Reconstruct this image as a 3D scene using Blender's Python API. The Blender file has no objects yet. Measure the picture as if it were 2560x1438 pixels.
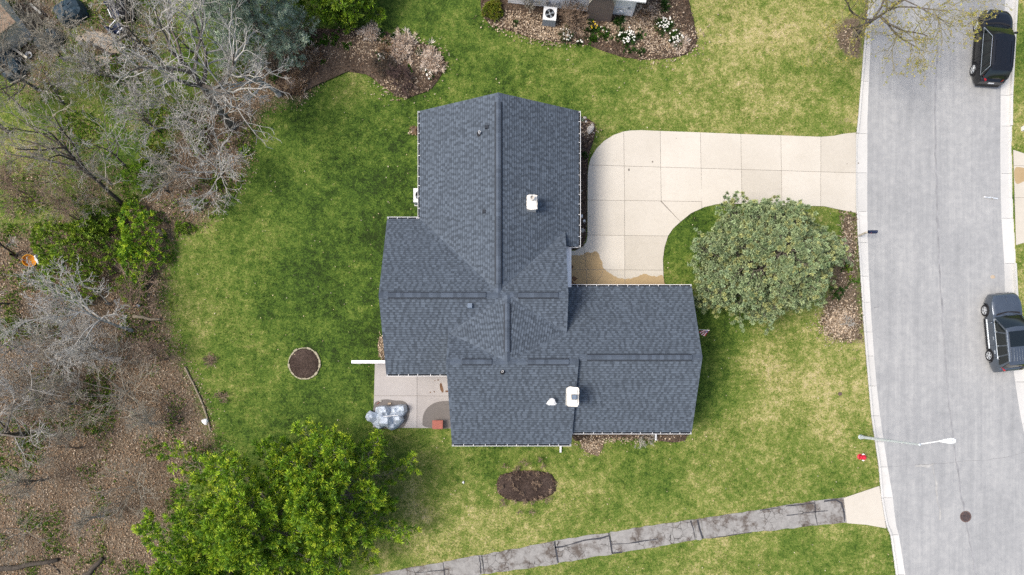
import bpy, bmesh, math, random
import numpy as np

# ------------------------------------------------------------------ camera, sky, sun, exposure
H = 42.6                      # camera height above the lawn (m)
F = 1775.0                    # focal length in photograph pixels (2560 wide)
CX, CY = 1280.0, 980.0        # the point straight below the camera, in photograph pixels
SC = bpy.context.scene
COL = SC.collection
cam_d = bpy.data.cameras.new('camera')
cam = bpy.data.objects.new('camera', cam_d)
COL.objects.link(cam)
cam.location = (0, 0, H)
cam_d.sensor_width = 36.0
cam_d.lens = F / 2560.0 * 36.0
cam_d.shift_y = (CY - 719.0) / 2560.0
cam_d.clip_start = 0.5
cam_d.clip_end = 3000.0
SC.camera = cam

SUN_EL, SUN_AZ = math.radians(60), math.radians(-98)     # azimuth from north, clockwise: the soft light comes from the west
world = bpy.data.worlds.new('World')
SC.world = world
world.use_nodes = True
wn = world.node_tree.nodes
wl = world.node_tree.links
wn.clear()
sky = wn.new('ShaderNodeTexSky')
sky.sky_type = 'NISHITA'
sky.sun_disc = False
sky.sun_elevation = SUN_EL
sky.sun_rotation = SUN_AZ
sky.air_density = 1.0
sky.dust_density = 4.0
sky.ozone_density = 1.0
bg = wn.new('ShaderNodeBackground')
bg.inputs['Strength'].default_value = 0.14
wo = wn.new('ShaderNodeOutputWorld')
wl.new(sky.outputs[0], bg.inputs[0])
wl.new(bg.outputs[0], wo.inputs[0])
sun_d = bpy.data.lights.new('sun', 'SUN')
sun_d.energy = 1.95
sun_d.angle = math.radians(20)
sun_d.color = (1.0, 0.95, 0.88)
sun = bpy.data.objects.new('sun', sun_d)
COL.objects.link(sun)
sun.location = (-20, 15, 60)
sun.rotation_euler = (math.radians(90) - SUN_EL, 0, -SUN_AZ + math.pi)
SC.view_settings.view_transform = 'Standard'
SC.view_settings.look = 'None'
SC.view_settings.gamma = 1.0
SC.view_settings.use_curve_mapping = False
SC.view_settings.exposure = 0.74
SC.cycles.max_bounces = 6
SC.cycles.diffuse_bounces = 3
SC.cycles.use_denoising = False
SC.cycles.denoiser = 'OPENIMAGEDENOISE'
SC.cycles.denoising_input_passes = 'RGB_ALBEDO_NORMAL'
SC.cycles.denoising_prefilter = 'ACCURATE'

# ------------------------------------------------------------------ helpers
R = random.Random(7)
NR = np.random.default_rng(11)

def G(px, py, z=0.0):
    """world point at height z seen at photograph pixel (px, py)"""
    s = (H - z) / F
    return ((px - CX) * s, (CY - py) * s, z)

def GL(pts, z=0.0):
    return [G(a, b, z) for a, b in pts]

def px_of(p):
    s = F / (H - p[2])
    return CX + p[0] * s, CY - p[1] * s

def tag(o, label=None, cat=None, group=None, kind=None):
    if label: o['label'] = label
    if cat: o['category'] = cat
    if group: o['group'] = group
    if kind: o['kind'] = kind
    return o

def empty(name, loc=(0, 0, 0), parent=None, rz=0.0):
    o = bpy.data.objects.new(name, None)
    o.empty_display_size = 0.2
    COL.objects.link(o)
    o.location = loc
    o.rotation_euler = (0, 0, rz)
    if parent: o.parent = parent
    return o

def wloc(o):
    v = np.zeros(3)
    while o is not None:
        v += np.array(o.location)
        o = o.parent
    return v

def link(name, me, m=None, parent=None, smooth=False):
    if m is not None:
        me.materials.append(m)
    if smooth:
        me.polygons.foreach_set('use_smooth', [True] * len(me.polygons))
    o = bpy.data.objects.new(name, me)
    COL.objects.link(o)
    if parent is not None: o.parent = parent
    return o

def obj(name, V, Fc, m=None, parent=None, smooth=False, local=False):
    """mesh from lists; V in world coordinates unless local"""
    if parent is not None and not local:
        w = wloc(parent)
        V = [(v[0] - w[0], v[1] - w[1], v[2] - w[2]) for v in V]
    me = bpy.data.meshes.new(name)
    me.from_pydata([tuple(v) for v in V], [], [tuple(f) for f in Fc])
    me.validate(verbose=False)
    me.update()
    return link(name, me, m, parent, smooth)

def fast(name, V, Fc, m=None, parent=None, smooth=False, attrs=None, cols=None, local=False):
    """mesh from numpy arrays, faces all with the same number of corners"""
    V = np.asarray(V, dtype=np.float32)
    if parent is not None and not local:
        V = V - wloc(parent).astype(np.float32)
    Fc = np.asarray(Fc, dtype=np.int32)
    n, k = Fc.shape
    me = bpy.data.meshes.new(name)
    me.vertices.add(len(V))
    me.vertices.foreach_set('co', V.ravel())
    me.loops.add(n * k)
    me.loops.foreach_set('vertex_index', Fc.ravel())
    me.polygons.add(n)
    me.polygons.foreach_set('loop_start', np.arange(0, n * k, k, dtype=np.int32))
    try:
        me.polygons.foreach_set('loop_total', np.full(n, k, dtype=np.int32))
    except Exception:
        pass
    if attrs:
        for an, av in attrs.items():
            at = me.attributes.new(an, 'FLOAT', 'POINT')
            at.data.foreach_set('value', np.asarray(av, dtype=np.float32))
    if cols is not None:
        at = me.attributes.new('tint', 'FLOAT_COLOR', 'POINT')
        c4 = np.ones((len(V), 4), dtype=np.float32)
        c4[:, :3] = cols
        at.data.foreach_set('color', c4.ravel())
    me.update(calc_edges=True)
    return link(name, me, m, parent, smooth)

class MB:
    """collects simple solids for one mesh"""
    def __init__(s):
        s.V, s.F = [], []
    def add(s, V, Fc):
        b = len(s.V)
        s.V += [tuple(v) for v in V]
        s.F += [tuple(i + b for i in f) for f in Fc]
        return s
    def box(s, c, d, rz=0.0, taper=1.0, M=None):
        """box, base centre c, size d"""
        x, y, z = d[0] / 2, d[1] / 2, d[2]
        P = [(-x, -y, 0), (x, -y, 0), (x, y, 0), (-x, y, 0)]
        P += [(-x * taper, -y * taper, z), (x * taper, -y * taper, z), (x * taper, y * taper, z), (-x * taper, y * taper, z)]
        ca, sa = math.cos(rz), math.sin(rz)
        P = [(c[0] + a * ca - b * sa, c[1] + a * sa + b * ca, c[2] + h) for a, b, h in P]
        return s.add(P, [(3, 2, 1, 0), (4, 5, 6, 7), (0, 1, 5, 4), (1, 2, 6, 5), (2, 3, 7, 6), (3, 0, 4, 7)])
    def prism(s, poly, z0, z1):
        """vertical prism; poly = (x, y) list, z1 number or list"""
        n = len(poly)
        zt = z1 if isinstance(z1, (list, tuple)) else [z1] * n
        zb = z0 if isinstance(z0, (list, tuple)) else [z0] * n
        a = 0.5 * sum(poly[i][0] * poly[(i + 1) % n][1] - poly[(i + 1) % n][0] * poly[i][1] for i in range(n))
        if a < 0:
            poly = poly[::-1]; zt = zt[::-1]; zb = zb[::-1]
        V = [(p[0], p[1], zb[i]) for i, p in enumerate(poly)] + [(p[0], p[1], zt[i]) for i, p in enumerate(poly)]
        Fc = [tuple(range(n))[::-1], tuple(range(n, 2 * n))]
        Fc += [(i, (i + 1) % n, n + (i + 1) % n, n + i) for i in range(n)]
        return s.add(V, Fc)
    def lathe(s, c, prof, n=16, ax=(0, 0, 1), sx=1.0, sy=1.0, cap=True):
        """profile (r, h) turned about axis ax through c"""
        ax = np.array(ax, float); ax /= np.linalg.norm(ax)
        t = np.array([1, 0, 0]) if abs(ax[0]) < 0.8 else np.array([0, 1, 0])
        u = np.cross(ax, t); u /= np.linalg.norm(u)
        v = np.cross(ax, u)
        b = len(s.V)
        for r, h in prof:
            for i in range(n):
                a = 2 * math.pi * i / n
                p = np.array(c) + ax * h + u * r * math.cos(a) * sx + v * r * math.sin(a) * sy
                s.V.append(tuple(p))
        for j in range(len(prof) - 1):
            for i in range(n):
                i2 = (i + 1) % n
                s.F.append((b + j * n + i, b + j * n + i2, b + (j + 1) * n + i2, b + (j + 1) * n + i))
        if cap:
            s.F.append(tuple(b + i for i in range(n))[::-1])
            s.F.append(tuple(b + (len(prof) - 1) * n + i for i in range(n)))
        return s
    def tube(s, pts, r, n=6):
        """round bar through points; r number or list"""
        rr = r if isinstance(r, (list, tuple)) else [r] * len(pts)
        P = [np.array(p, float) for p in pts]
        b = len(s.V)
        for k, p in enumerate(P):
            d = P[min(k + 1, len(P) - 1)] - P[max(k - 1, 0)]
            d = d / (np.linalg.norm(d) + 1e-9)
            t = np.array([0, 0, 1.]) if abs(d[2]) < 0.9 else np.array([1., 0, 0])
            u = np.cross(d, t); u /= np.linalg.norm(u)
            v = np.cross(d, u)
            for i in range(n):
                a = 2 * math.pi * i / n
                s.V.append(tuple(p + rr[k] * (u * math.cos(a) + v * math.sin(a))))
        for k in range(len(P) - 1):
            for i in range(n):
                i2 = (i + 1) % n
                s.F.append((b + k * n + i, b + k * n + i2, b + (k + 1) * n + i2, b + (k + 1) * n + i))
        s.F.append(tuple(b + i for i in range(n))[::-1])
        s.F.append(tuple(b + (len(P) - 1) * n + i for i in range(n)))
        return s
    def patch(s, p00, p10, p11, p01, nu=4, nv=3, bulge=(0, 0, 0)):
        """curved four-sided patch"""
        a, b_, c, d = [np.array(q, float) for q in (p00, p10, p11, p01)]
        bl = np.array(bulge, float)
        b = len(s.V)
        for j in range(nv + 1):
            for i in range(nu + 1):
                u, v = i / nu, j / nv
                p = (1 - u) * (1 - v) * a + u * (1 - v) * b_ + u * v * c + (1 - u) * v * d
                p = p + bl * (4 * u * (1 - u)) * (0.4 + 0.6 * 4 * v * (1 - v) if nv > 1 else 1)
                s.V.append(tuple(p))
        for j in range(nv):
            for i in range(nu):
                q = b + j * (nu + 1) + i
                s.F.append((q, q + 1, q + nu + 2, q + nu + 1))
        return s
    def build(s, name, m, parent=None, smooth=False, local=False):
        return obj(name, s.V, s.F, m, parent, smooth, local)

def inside(P, poly):
    """points (n,2) inside polygon, numpy"""
    x, y = P[:, 0], P[:, 1]
    r = np.zeros(len(P), bool)
    n = len(poly)
    for i in range(n):
        x1, y1 = poly[i][:2]; x2, y2 = poly[(i + 1) % n][:2]
        if y1 == y2: continue
        c = ((y1 > y) != (y2 > y)) & (x < (x2 - x1) * (y - y1) / (y2 - y1) + x1)
        r ^= c
    return r

def edge_dist(P, poly, closed=True):
    d = np.full(len(P), 1e9)
    n = len(poly)
    for i in range(n if closed else n - 1):
        a = np.array(poly[i][:2]); b = np.array(poly[(i + 1) % n][:2])
        ab = b - a
        t = np.clip(((P - a) @ ab) / (ab @ ab + 1e-12), 0, 1)
        q = a + t[:, None] * ab
        d = np.minimum(d, np.hypot(P[:, 0] - q[:, 0], P[:, 1] - q[:, 1]))
    return d

def clip_half(poly, a, b, c):
    """keep the part of poly with a*x + b*y + c >= 0"""
    out = []
    n = len(poly)
    for i in range(n):
        p, q = poly[i], poly[(i + 1) % n]
        dp = a * p[0] + b * p[1] + c
        dq = a * q[0] + b * q[1] + c
        if dp >= 0: out.append(p)
        if (dp >= 0) != (dq >= 0):
            t = dp / (dp - dq)
            out.append((p[0] + t * (q[0] - p[0]), p[1] + t * (q[1] - p[1])))
    return out

def clip_cell(poly, cell, inset=0.0):
    n = len(cell)
    ar = sum(cell[i][0] * cell[(i + 1) % n][1] - cell[(i + 1) % n][0] * cell[i][1] for i in range(n))
    if ar < 0: cell = cell[::-1]
    for i in range(n):
        (x1, y1), (x2, y2) = cell[i], cell[(i + 1) % n]
        dx, dy = x2 - x1, y2 - y1
        l = math.hypot(dx, dy) or 1
        a, b = -dy / l, dx / l
        poly = clip_half(poly, a, b, -(a * x1 + b * y1) - inset)
        if len(poly) < 3: return []
    return poly

def smooth_poly(pts, it=2):
    for _ in range(it):
        q = []
        n = len(pts)
        for i in range(n):
            a, b = pts[i], pts[(i + 1) % n]
            q.append((0.75 * a[0] + 0.25 * b[0], 0.75 * a[1] + 0.25 * b[1]))
            q.append((0.25 * a[0] + 0.75 * b[0], 0.25 * a[1] + 0.75 * b[1]))
        pts = q
    return pts

def interp(tab, y):
    ys = [t[1] for t in tab]; xs = [t[0] for t in tab]
    return np.interp(y, ys, xs)

def vnoise(P, scale, seed=0):
    """smooth value noise, 0..1, on (n,2) points"""
    rs = np.random.default_rng(seed)
    T = rs.random((256, 256))
    x, y = P[:, 0] * scale + 91.7, P[:, 1] * scale + 37.3
    ix, iy = np.floor(x).astype(int), np.floor(y).astype(int)
    fx, fy = x - ix, y - iy
    fx = fx * fx * (3 - 2 * fx); fy = fy * fy * (3 - 2 * fy)
    g = lambda i, j: T[i % 256, j % 256]
    return (g(ix, iy) * (1 - fx) + g(ix + 1, iy) * fx) * (1 - fy) + (g(ix, iy + 1) * (1 - fx) + g(ix + 1, iy + 1) * fx) * fy

# ------------------------------------------------------------------ materials
class NT:
    def __init__(s, name):
        s.m = bpy.data.materials.new(name)
        s.m.use_nodes = True
        s.t = s.m.node_tree
        s.t.nodes.clear()
        s.out = s.t.nodes.new('ShaderNodeOutputMaterial')
        s.b = s.t.nodes.new('ShaderNodeBsdfPrincipled')
        s.t.links.new(s.b.outputs[0], s.out.inputs[0])
    def n(s, typ, **kw):
        nd = s.t.nodes.new(typ)
        for k, v in kw.items():
            if k.startswith('i_'):
                nd.inputs[k[2:].replace('_', ' ')].default_value = v
            else:
                setattr(nd, k, v)
        return nd
    def l(s, a, b): s.t.links.new(a, b)
    def pos(s, scale=(1, 1, 1)):
        g = s.n('ShaderNodeNewGeometry')
        if scale == (1, 1, 1): return g.outputs['Position']
        mp = s.n('ShaderNodeMapping'); mp.inputs['Scale'].default_value = scale
        s.l(g.outputs['Position'], mp.inputs['Vector'])
        return mp.outputs[0]
    def noise(s, scale, detail=3, rough=0.55, vec=None, off=None):
        nd = s.n('ShaderNodeTexNoise', i_Scale=scale, i_Detail=detail, i_Roughness=rough)
        s.l(vec if vec is not None else s.pos(), nd.inputs['Vector'])
        return nd.outputs['Fac']
    def math(s, op, a, b=None, clamp=False):
        nd = s.n('ShaderNodeMath', operation=op, use_clamp=clamp)
        for i, v in enumerate((a, b)):
            if v is None: continue
            if isinstance(v, (int, float)): nd.inputs[i].default_value = v
            else: s.l(v, nd.inputs[i])
        return nd.outputs[0]
    def ramp(s, fac, stops, interp='LINEAR'):
        nd = s.n('ShaderNodeValToRGB')
        cr = nd.color_ramp
        cr.interpolation = interp
        while len(cr.elements) > 1: cr.elements.remove(cr.elements[-1])
        cr.elements[0].position = stops[0][0]; cr.elements[0].color = (*stops[0][1], 1)
        for p, c in stops[1:]:
            e = cr.elements.new(p); e.color = (*c, 1)
        s.l(fac, nd.inputs[0])
        return nd.outputs[0]
    def mix(s, fac, a, b, mode='MIX'):
        nd = s.n('ShaderNodeMix', data_type='RGBA', blend_type=mode)
        for sock, v in ((nd.inputs[0], fac), (nd.inputs[6], a), (nd.inputs[7], b)):
            if isinstance(v, (int, float)): sock.default_value = v
            elif isinstance(v, tuple): sock.default_value = (*v, 1)
            else: s.l(v, sock)
        return nd.outputs[2]
    def attr(s, name, out='Fac'):
        nd = s.n('ShaderNodeAttribute', attribute_name=name)
        return nd.outputs[out]
    def bump(s, h, strength=0.5, dist=0.02):
        nd = s.n('ShaderNodeBump', i_Strength=strength, i_Distance=dist)
        s.l(h, nd.inputs['Height'])
        s.l(nd.outputs[0], s.b.inputs['Normal'])
    def done(s, col=None, rough=0.8, spec=0.3, metal=0.0):
        if col is not None:
            if isinstance(col, tuple): s.b.inputs['Base Color'].default_value = (*col, 1)
            else: s.l(col, s.b.inputs['Base Color'])
        if isinstance(rough, (int, float)): s.b.inputs['Roughness'].default_value = rough
        else: s.l(rough, s.b.inputs['Roughness'])
        s.b.inputs['Specular IOR Level'].default_value = spec
        s.b.inputs['Metallic'].default_value = metal
        return s.m

def plain(name, col, rough=0.6, spec=0.4, metal=0.0, var=0.12, scale=6.0, bump=0.0):
    """a colour with slight uneven wear"""
    t = NT(name)
    f = t.noise(scale, 4)
    lo = tuple(c * (1 - var) for c in col); hi = tuple(min(1, c * (1 + var)) for c in col)
    c = t.ramp(f, [(0.3, lo), (0.7, hi)])
    if bump: t.bump(t.noise(scale * 6, 3), bump, 0.01)
    return t.done(c, rough, spec, metal)

def ground_mat():
    t = NT('lawn_and_leaf_litter')
    tone = t.attr('tone'); lit = t.attr('litter'); rnd = t.attr('rnd')
    n1 = t.noise(0.45, 4, 0.6); n2 = t.noise(2.3, 4, 0.65); n3 = t.noise(9.0, 3, 0.6); n4 = t.noise(34.0, 2, 0.6)
    f = t.math('ADD', tone, t.math('MULTIPLY', t.math('SUBTRACT', n1, 0.5), 0.80))
    f = t.math('ADD', f, t.math('MULTIPLY', t.math('SUBTRACT', n2, 0.5), 1.0))
    f = t.math('ADD', f, t.math('MULTIPLY', t.math('SUBTRACT', n3, 0.5), 0.85))
    f = t.math('ADD', f, t.math('MULTIPLY', t.math('SUBTRACT', n4, 0.5), 0.55))
    f = t.math('ADD', f, t.math('MULTIPLY', rnd, 0.22), clamp=True)
    grass = t.ramp(f, [(0.0, (0.020, 0.035, 0.007)), (0.18, (0.040, 0.079, 0.010)), (0.38, (0.084, 0.131, 0.019)),
                       (0.58, (0.152, 0.180, 0.040)), (0.78, (0.295, 0.272, 0.10)), (1.0, (0.42, 0.35, 0.19))])
    l1 = t.noise(7.0, 4, 0.7); l2 = t.noise(22.0, 3, 0.7)
    lf = t.math('ADD', t.math('MULTIPLY', l1, 0.5), t.math('MULTIPLY', l2, 0.5))
    litter = t.ramp(lf, [(0.28, (0.028, 0.020, 0.013)), (0.43, (0.082, 0.061, 0.040)), (0.56, (0.160, 0.122, 0.083)), (0.72, (0.29, 0.232, 0.168))])
    e = t.math('ADD', lit, t.math('ADD', t.math('MULTIPLY', t.math('SUBTRACT', n2, 0.5), 0.9), t.math('MULTIPLY', t.math('SUBTRACT', n3, 0.5), 0.7)))
    e = t.math('MULTIPLY', t.math('SUBTRACT', e, 0.36), 3.2, clamp=True)
    c = t.mix(e, grass, litter)
    t.bump(t.math('ADD', n3, n4), 0.6, 0.03)
    return t.done(c, 0.9, 0.15)

def concrete_mat(name, a, b, stain, big=0.35):
    t = NT(name)
    oi = t.n('ShaderNodeObjectInfo')
    n1 = t.noise(big, 5, 0.6); n2 = t.noise(5.0, 4, 0.65); n3 = t.noise(60, 2)
    st = t.noise(1.4, 5, 0.7, t.pos((0.5, 2.2, 1)))
    f = t.math('ADD', t.math('MULTIPLY', n1, 0.55), t.math('MULTIPLY', n2, 0.3))
    f = t.math('ADD', f, t.math('MULTIPLY', oi.outputs['Random'], 0.30))
    f = t.math('ADD', f, t.math('MULTIPLY', n3, 0.06))
    c = t.ramp(f, [(0.35, a), (0.8, b)])
    c = t.mix(t.math('MULTIPLY', t.math('SUBTRACT', st, 0.55), 1.1, clamp=True), c, stain)
    t.bump(t.math('ADD', n2, n3), 0.15, 0.01)
    return t.done(c, 0.85, 0.25)

def road_mat():
    t = NT('worn_road_asphalt')
    s1 = t.noise(1.0, 5, 0.65, t.pos((2.4, 0.10, 1))); s2 = t.noise(1.0, 4, 0.6, t.pos((9.0, 0.22, 1)))
    n1 = t.noise(0.3, 4); n2 = t.noise(2.5, 5, 0.7); n3 = t.noise(45, 2)
    f = t.math('ADD', t.math('MULTIPLY', s1, 0.30), t.math('MULTIPLY', s2, 0.14))
    f = t.math('ADD', f, t.math('MULTIPLY', n1, 0.22))
    f = t.math('ADD', f, t.math('MULTIPLY', n2, 0.34))
    f = t.math('ADD', f, t.math('MULTIPLY', n3, 0.16))
    c = t.ramp(f, [(0.35, (0.185, 0.190, 0.191)), (0.56, (0.272, 0.275, 0.272)), (0.78, (0.395, 0.393, 0.375))])
    t.bump(n3, 0.3, 0.01)
    return t.done(c, 0.9, 0.2)

def path_mat():
    t = NT('cracked_path_asphalt')
    vo = t.n('ShaderNodeTexVoronoi', feature='DISTANCE_TO_EDGE', i_Scale=2.6)
    ds = t.n('ShaderNodeTexNoise', i_Scale=3.0, i_Detail=3.0)
    t.l(t.pos(), ds.inputs['Vector'])
    ad = t.n('ShaderNodeMix', data_type='VECTOR'); ad.inputs[0].default_value = 0.13
    t.l(t.pos(), ad.inputs[4]); t.l(ds.outputs['Color'], ad.inputs[5])
    t.l(ad.outputs[1], vo.inputs['Vector'])
    n1 = t.noise(0.55, 3); n2 = t.noise(3.0, 5, 0.7); n3 = t.noise(40, 2)
    f = t.math('ADD', t.math('MULTIPLY', n2, 0.6), t.math('MULTIPLY', n3, 0.35))
    c = t.ramp(f, [(0.25, (0.15, 0.144, 0.134)), (0.75, (0.36, 0.348, 0.325))])
    crk = t.math('LESS_THAN', vo.outputs['Distance'], t.math('MULTIPLY', t.noise(4.0, 2), 0.045))
    area = t.math('MULTIPLY', t.math('SUBTRACT', n1, 0.42), 7.0, clamp=True)
    c = t.mix(t.math('MULTIPLY', t.math('MULTIPLY', crk, area), 0.9), c, (0.03, 0.026, 0.022))
    soil = t.math('MULTIPLY', t.math('SUBTRACT', t.noise(1.1, 5, 0.7), 0.49), 7.0, clamp=True)
    c = t.mix(t.math('MULTIPLY', soil, 0.85), c, (0.075, 0.057, 0.044))
    return t.done(c, 0.92, 0.15)

def shingle_mat():
    t = NT('laminated_roof_shingle')
    n1 = t.noise(0.35, 4, 0.6); n2 = t.noise(55, 2, 0.7)
    c = t.attr('tint', 'Color')
    k = t.math('ADD', 0.80, t.math('ADD', t.math('MULTIPLY', n1, 0.24), t.math('MULTIPLY', n2, 0.16)))
    v = t.n('ShaderNodeVectorMath', operation='SCALE')
    t.l(c, v.inputs[0]); t.l(k, v.inputs['Scale'])
    t.bump(n2, 0.25, 0.006)
    return t.done(v.outputs[0], 0.92, 0.2)

def tint_mat(name, rough=0.6, spec=0.25, transl=0.0):
    t = NT(name)
    c = t.attr('tint', 'Color')
    n = t.noise(18, 2)
    c2 = t.mix(t.math('MULTIPLY', n, 0.6), c, (0, 0, 0), 'MULTIPLY') if False else c
    m = t.done(c2, rough, spec)
    if transl:
        tr = t.n('ShaderNodeBsdfTranslucent'); t.l(c, tr.inputs[0])
        mx = t.n('ShaderNodeMixShader', i_Fac=transl)
        t.l(t.b.outputs[0], mx.inputs[1]); t.l(tr.outputs[0], mx.inputs[2])
        t.l(mx.outputs[0], t.out.inputs[0])
    return m

def bark_mat(name, a, b, scale=9):
    t = NT(name)
    n = t.noise(scale, 5, 0.7, t.pos((1, 1, 0.35)))
    c = t.ramp(n, [(0.3, a), (0.7, b)])
    t.bump(n, 0.6, 0.03)
    return t.done(c, 0.9, 0.15)

def mulch_mat(name, a, b, c3):
    t = NT(name)
    n1 = t.noise(9, 4, 0.75); n2 = t.noise(30, 3, 0.75); n0 = t.noise(1.0, 3)
    f = t.math('ADD', t.math('MULTIPLY', n1, 0.4), t.math('MULTIPLY', n2, 0.4))
    f = t.math('ADD', f, t.math('MULTIPLY', n0, 0.25))
    c = t.ramp(f, [(0.36, a), (0.52, b), (0.70, c3)])
    t.bump(t.math('ADD', n1, n2), 0.9, 0.04)
    return t.done(c, 0.95, 0.1)

def siding_mat(name, col):
    t = NT(name)
    w = t.n('ShaderNodeTexWave', wave_type='BANDS', bands_direction='Z', wave_profile='SAW', i_Scale=1.55)
    t.l(t.pos(), w.inputs['Vector'])
    n = t.noise(3, 3)
    c = t.ramp(n, [(0.3, tuple(x * 0.92 for x in col)), (0.7, col)])
    t.bump(w.outputs['Fac'], 0.8, 0.02)
    return t.done(c, 0.6, 0.3)

def brick_mat():
    t = NT('dark_brick')
    br = t.n('ShaderNodeTexBrick', i_Scale=1.0)
    br.inputs['Color1'].default_value = (0.16, 0.10, 0.075, 1); br.inputs['Color2'].default_value = (0.10, 0.068, 0.055, 1)
    br.inputs['Mortar'].default_value = (0.22, 0.20, 0.18, 1)
    br.inputs['Brick Width'].default_value = 0.22; br.inputs['Row Height'].default_value = 0.075; br.inputs['Mortar Size'].default_value = 0.012
    g = t.n('ShaderNodeNewGeometry')
    sp = t.n('ShaderNodeSeparateXYZ'); t.l(g.outputs['Position'], sp.inputs[0])
    cb = t.n('ShaderNodeCombineXYZ')
    t.l(t.math('ADD', sp.outputs[0], sp.outputs[1]), cb.inputs[0]); t.l(sp.outputs[2], cb.inputs[1])
    t.l(cb.outputs[0], br.inputs['Vector'])
    n = t.noise(6, 3)
    c = t.mix(t.math('MULTIPLY', n, 0.5), br.outputs[0], (0.07, 0.06, 0.055))
    t.bump(br.outputs['Fac'], -0.6, 0.01)
    return t.done(c, 0.9, 0.2)

def glossy(name, col, rough=0.25, coat=0.6, metal=0.0, spec=0.5):
    t = NT(name)
    n = t.noise(2.0, 3)
    c = t.ramp(n, [(0.3, tuple(x * 0.9 for x in col)), (0.7, tuple(x * 1.1 for x in col))])
    m = t.done(c, rough, spec, metal)
    t.b.inputs['Coat Weight'].default_value = coat
    t.b.inputs['Coat Roughness'].default_value = 0.06
    return m

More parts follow.
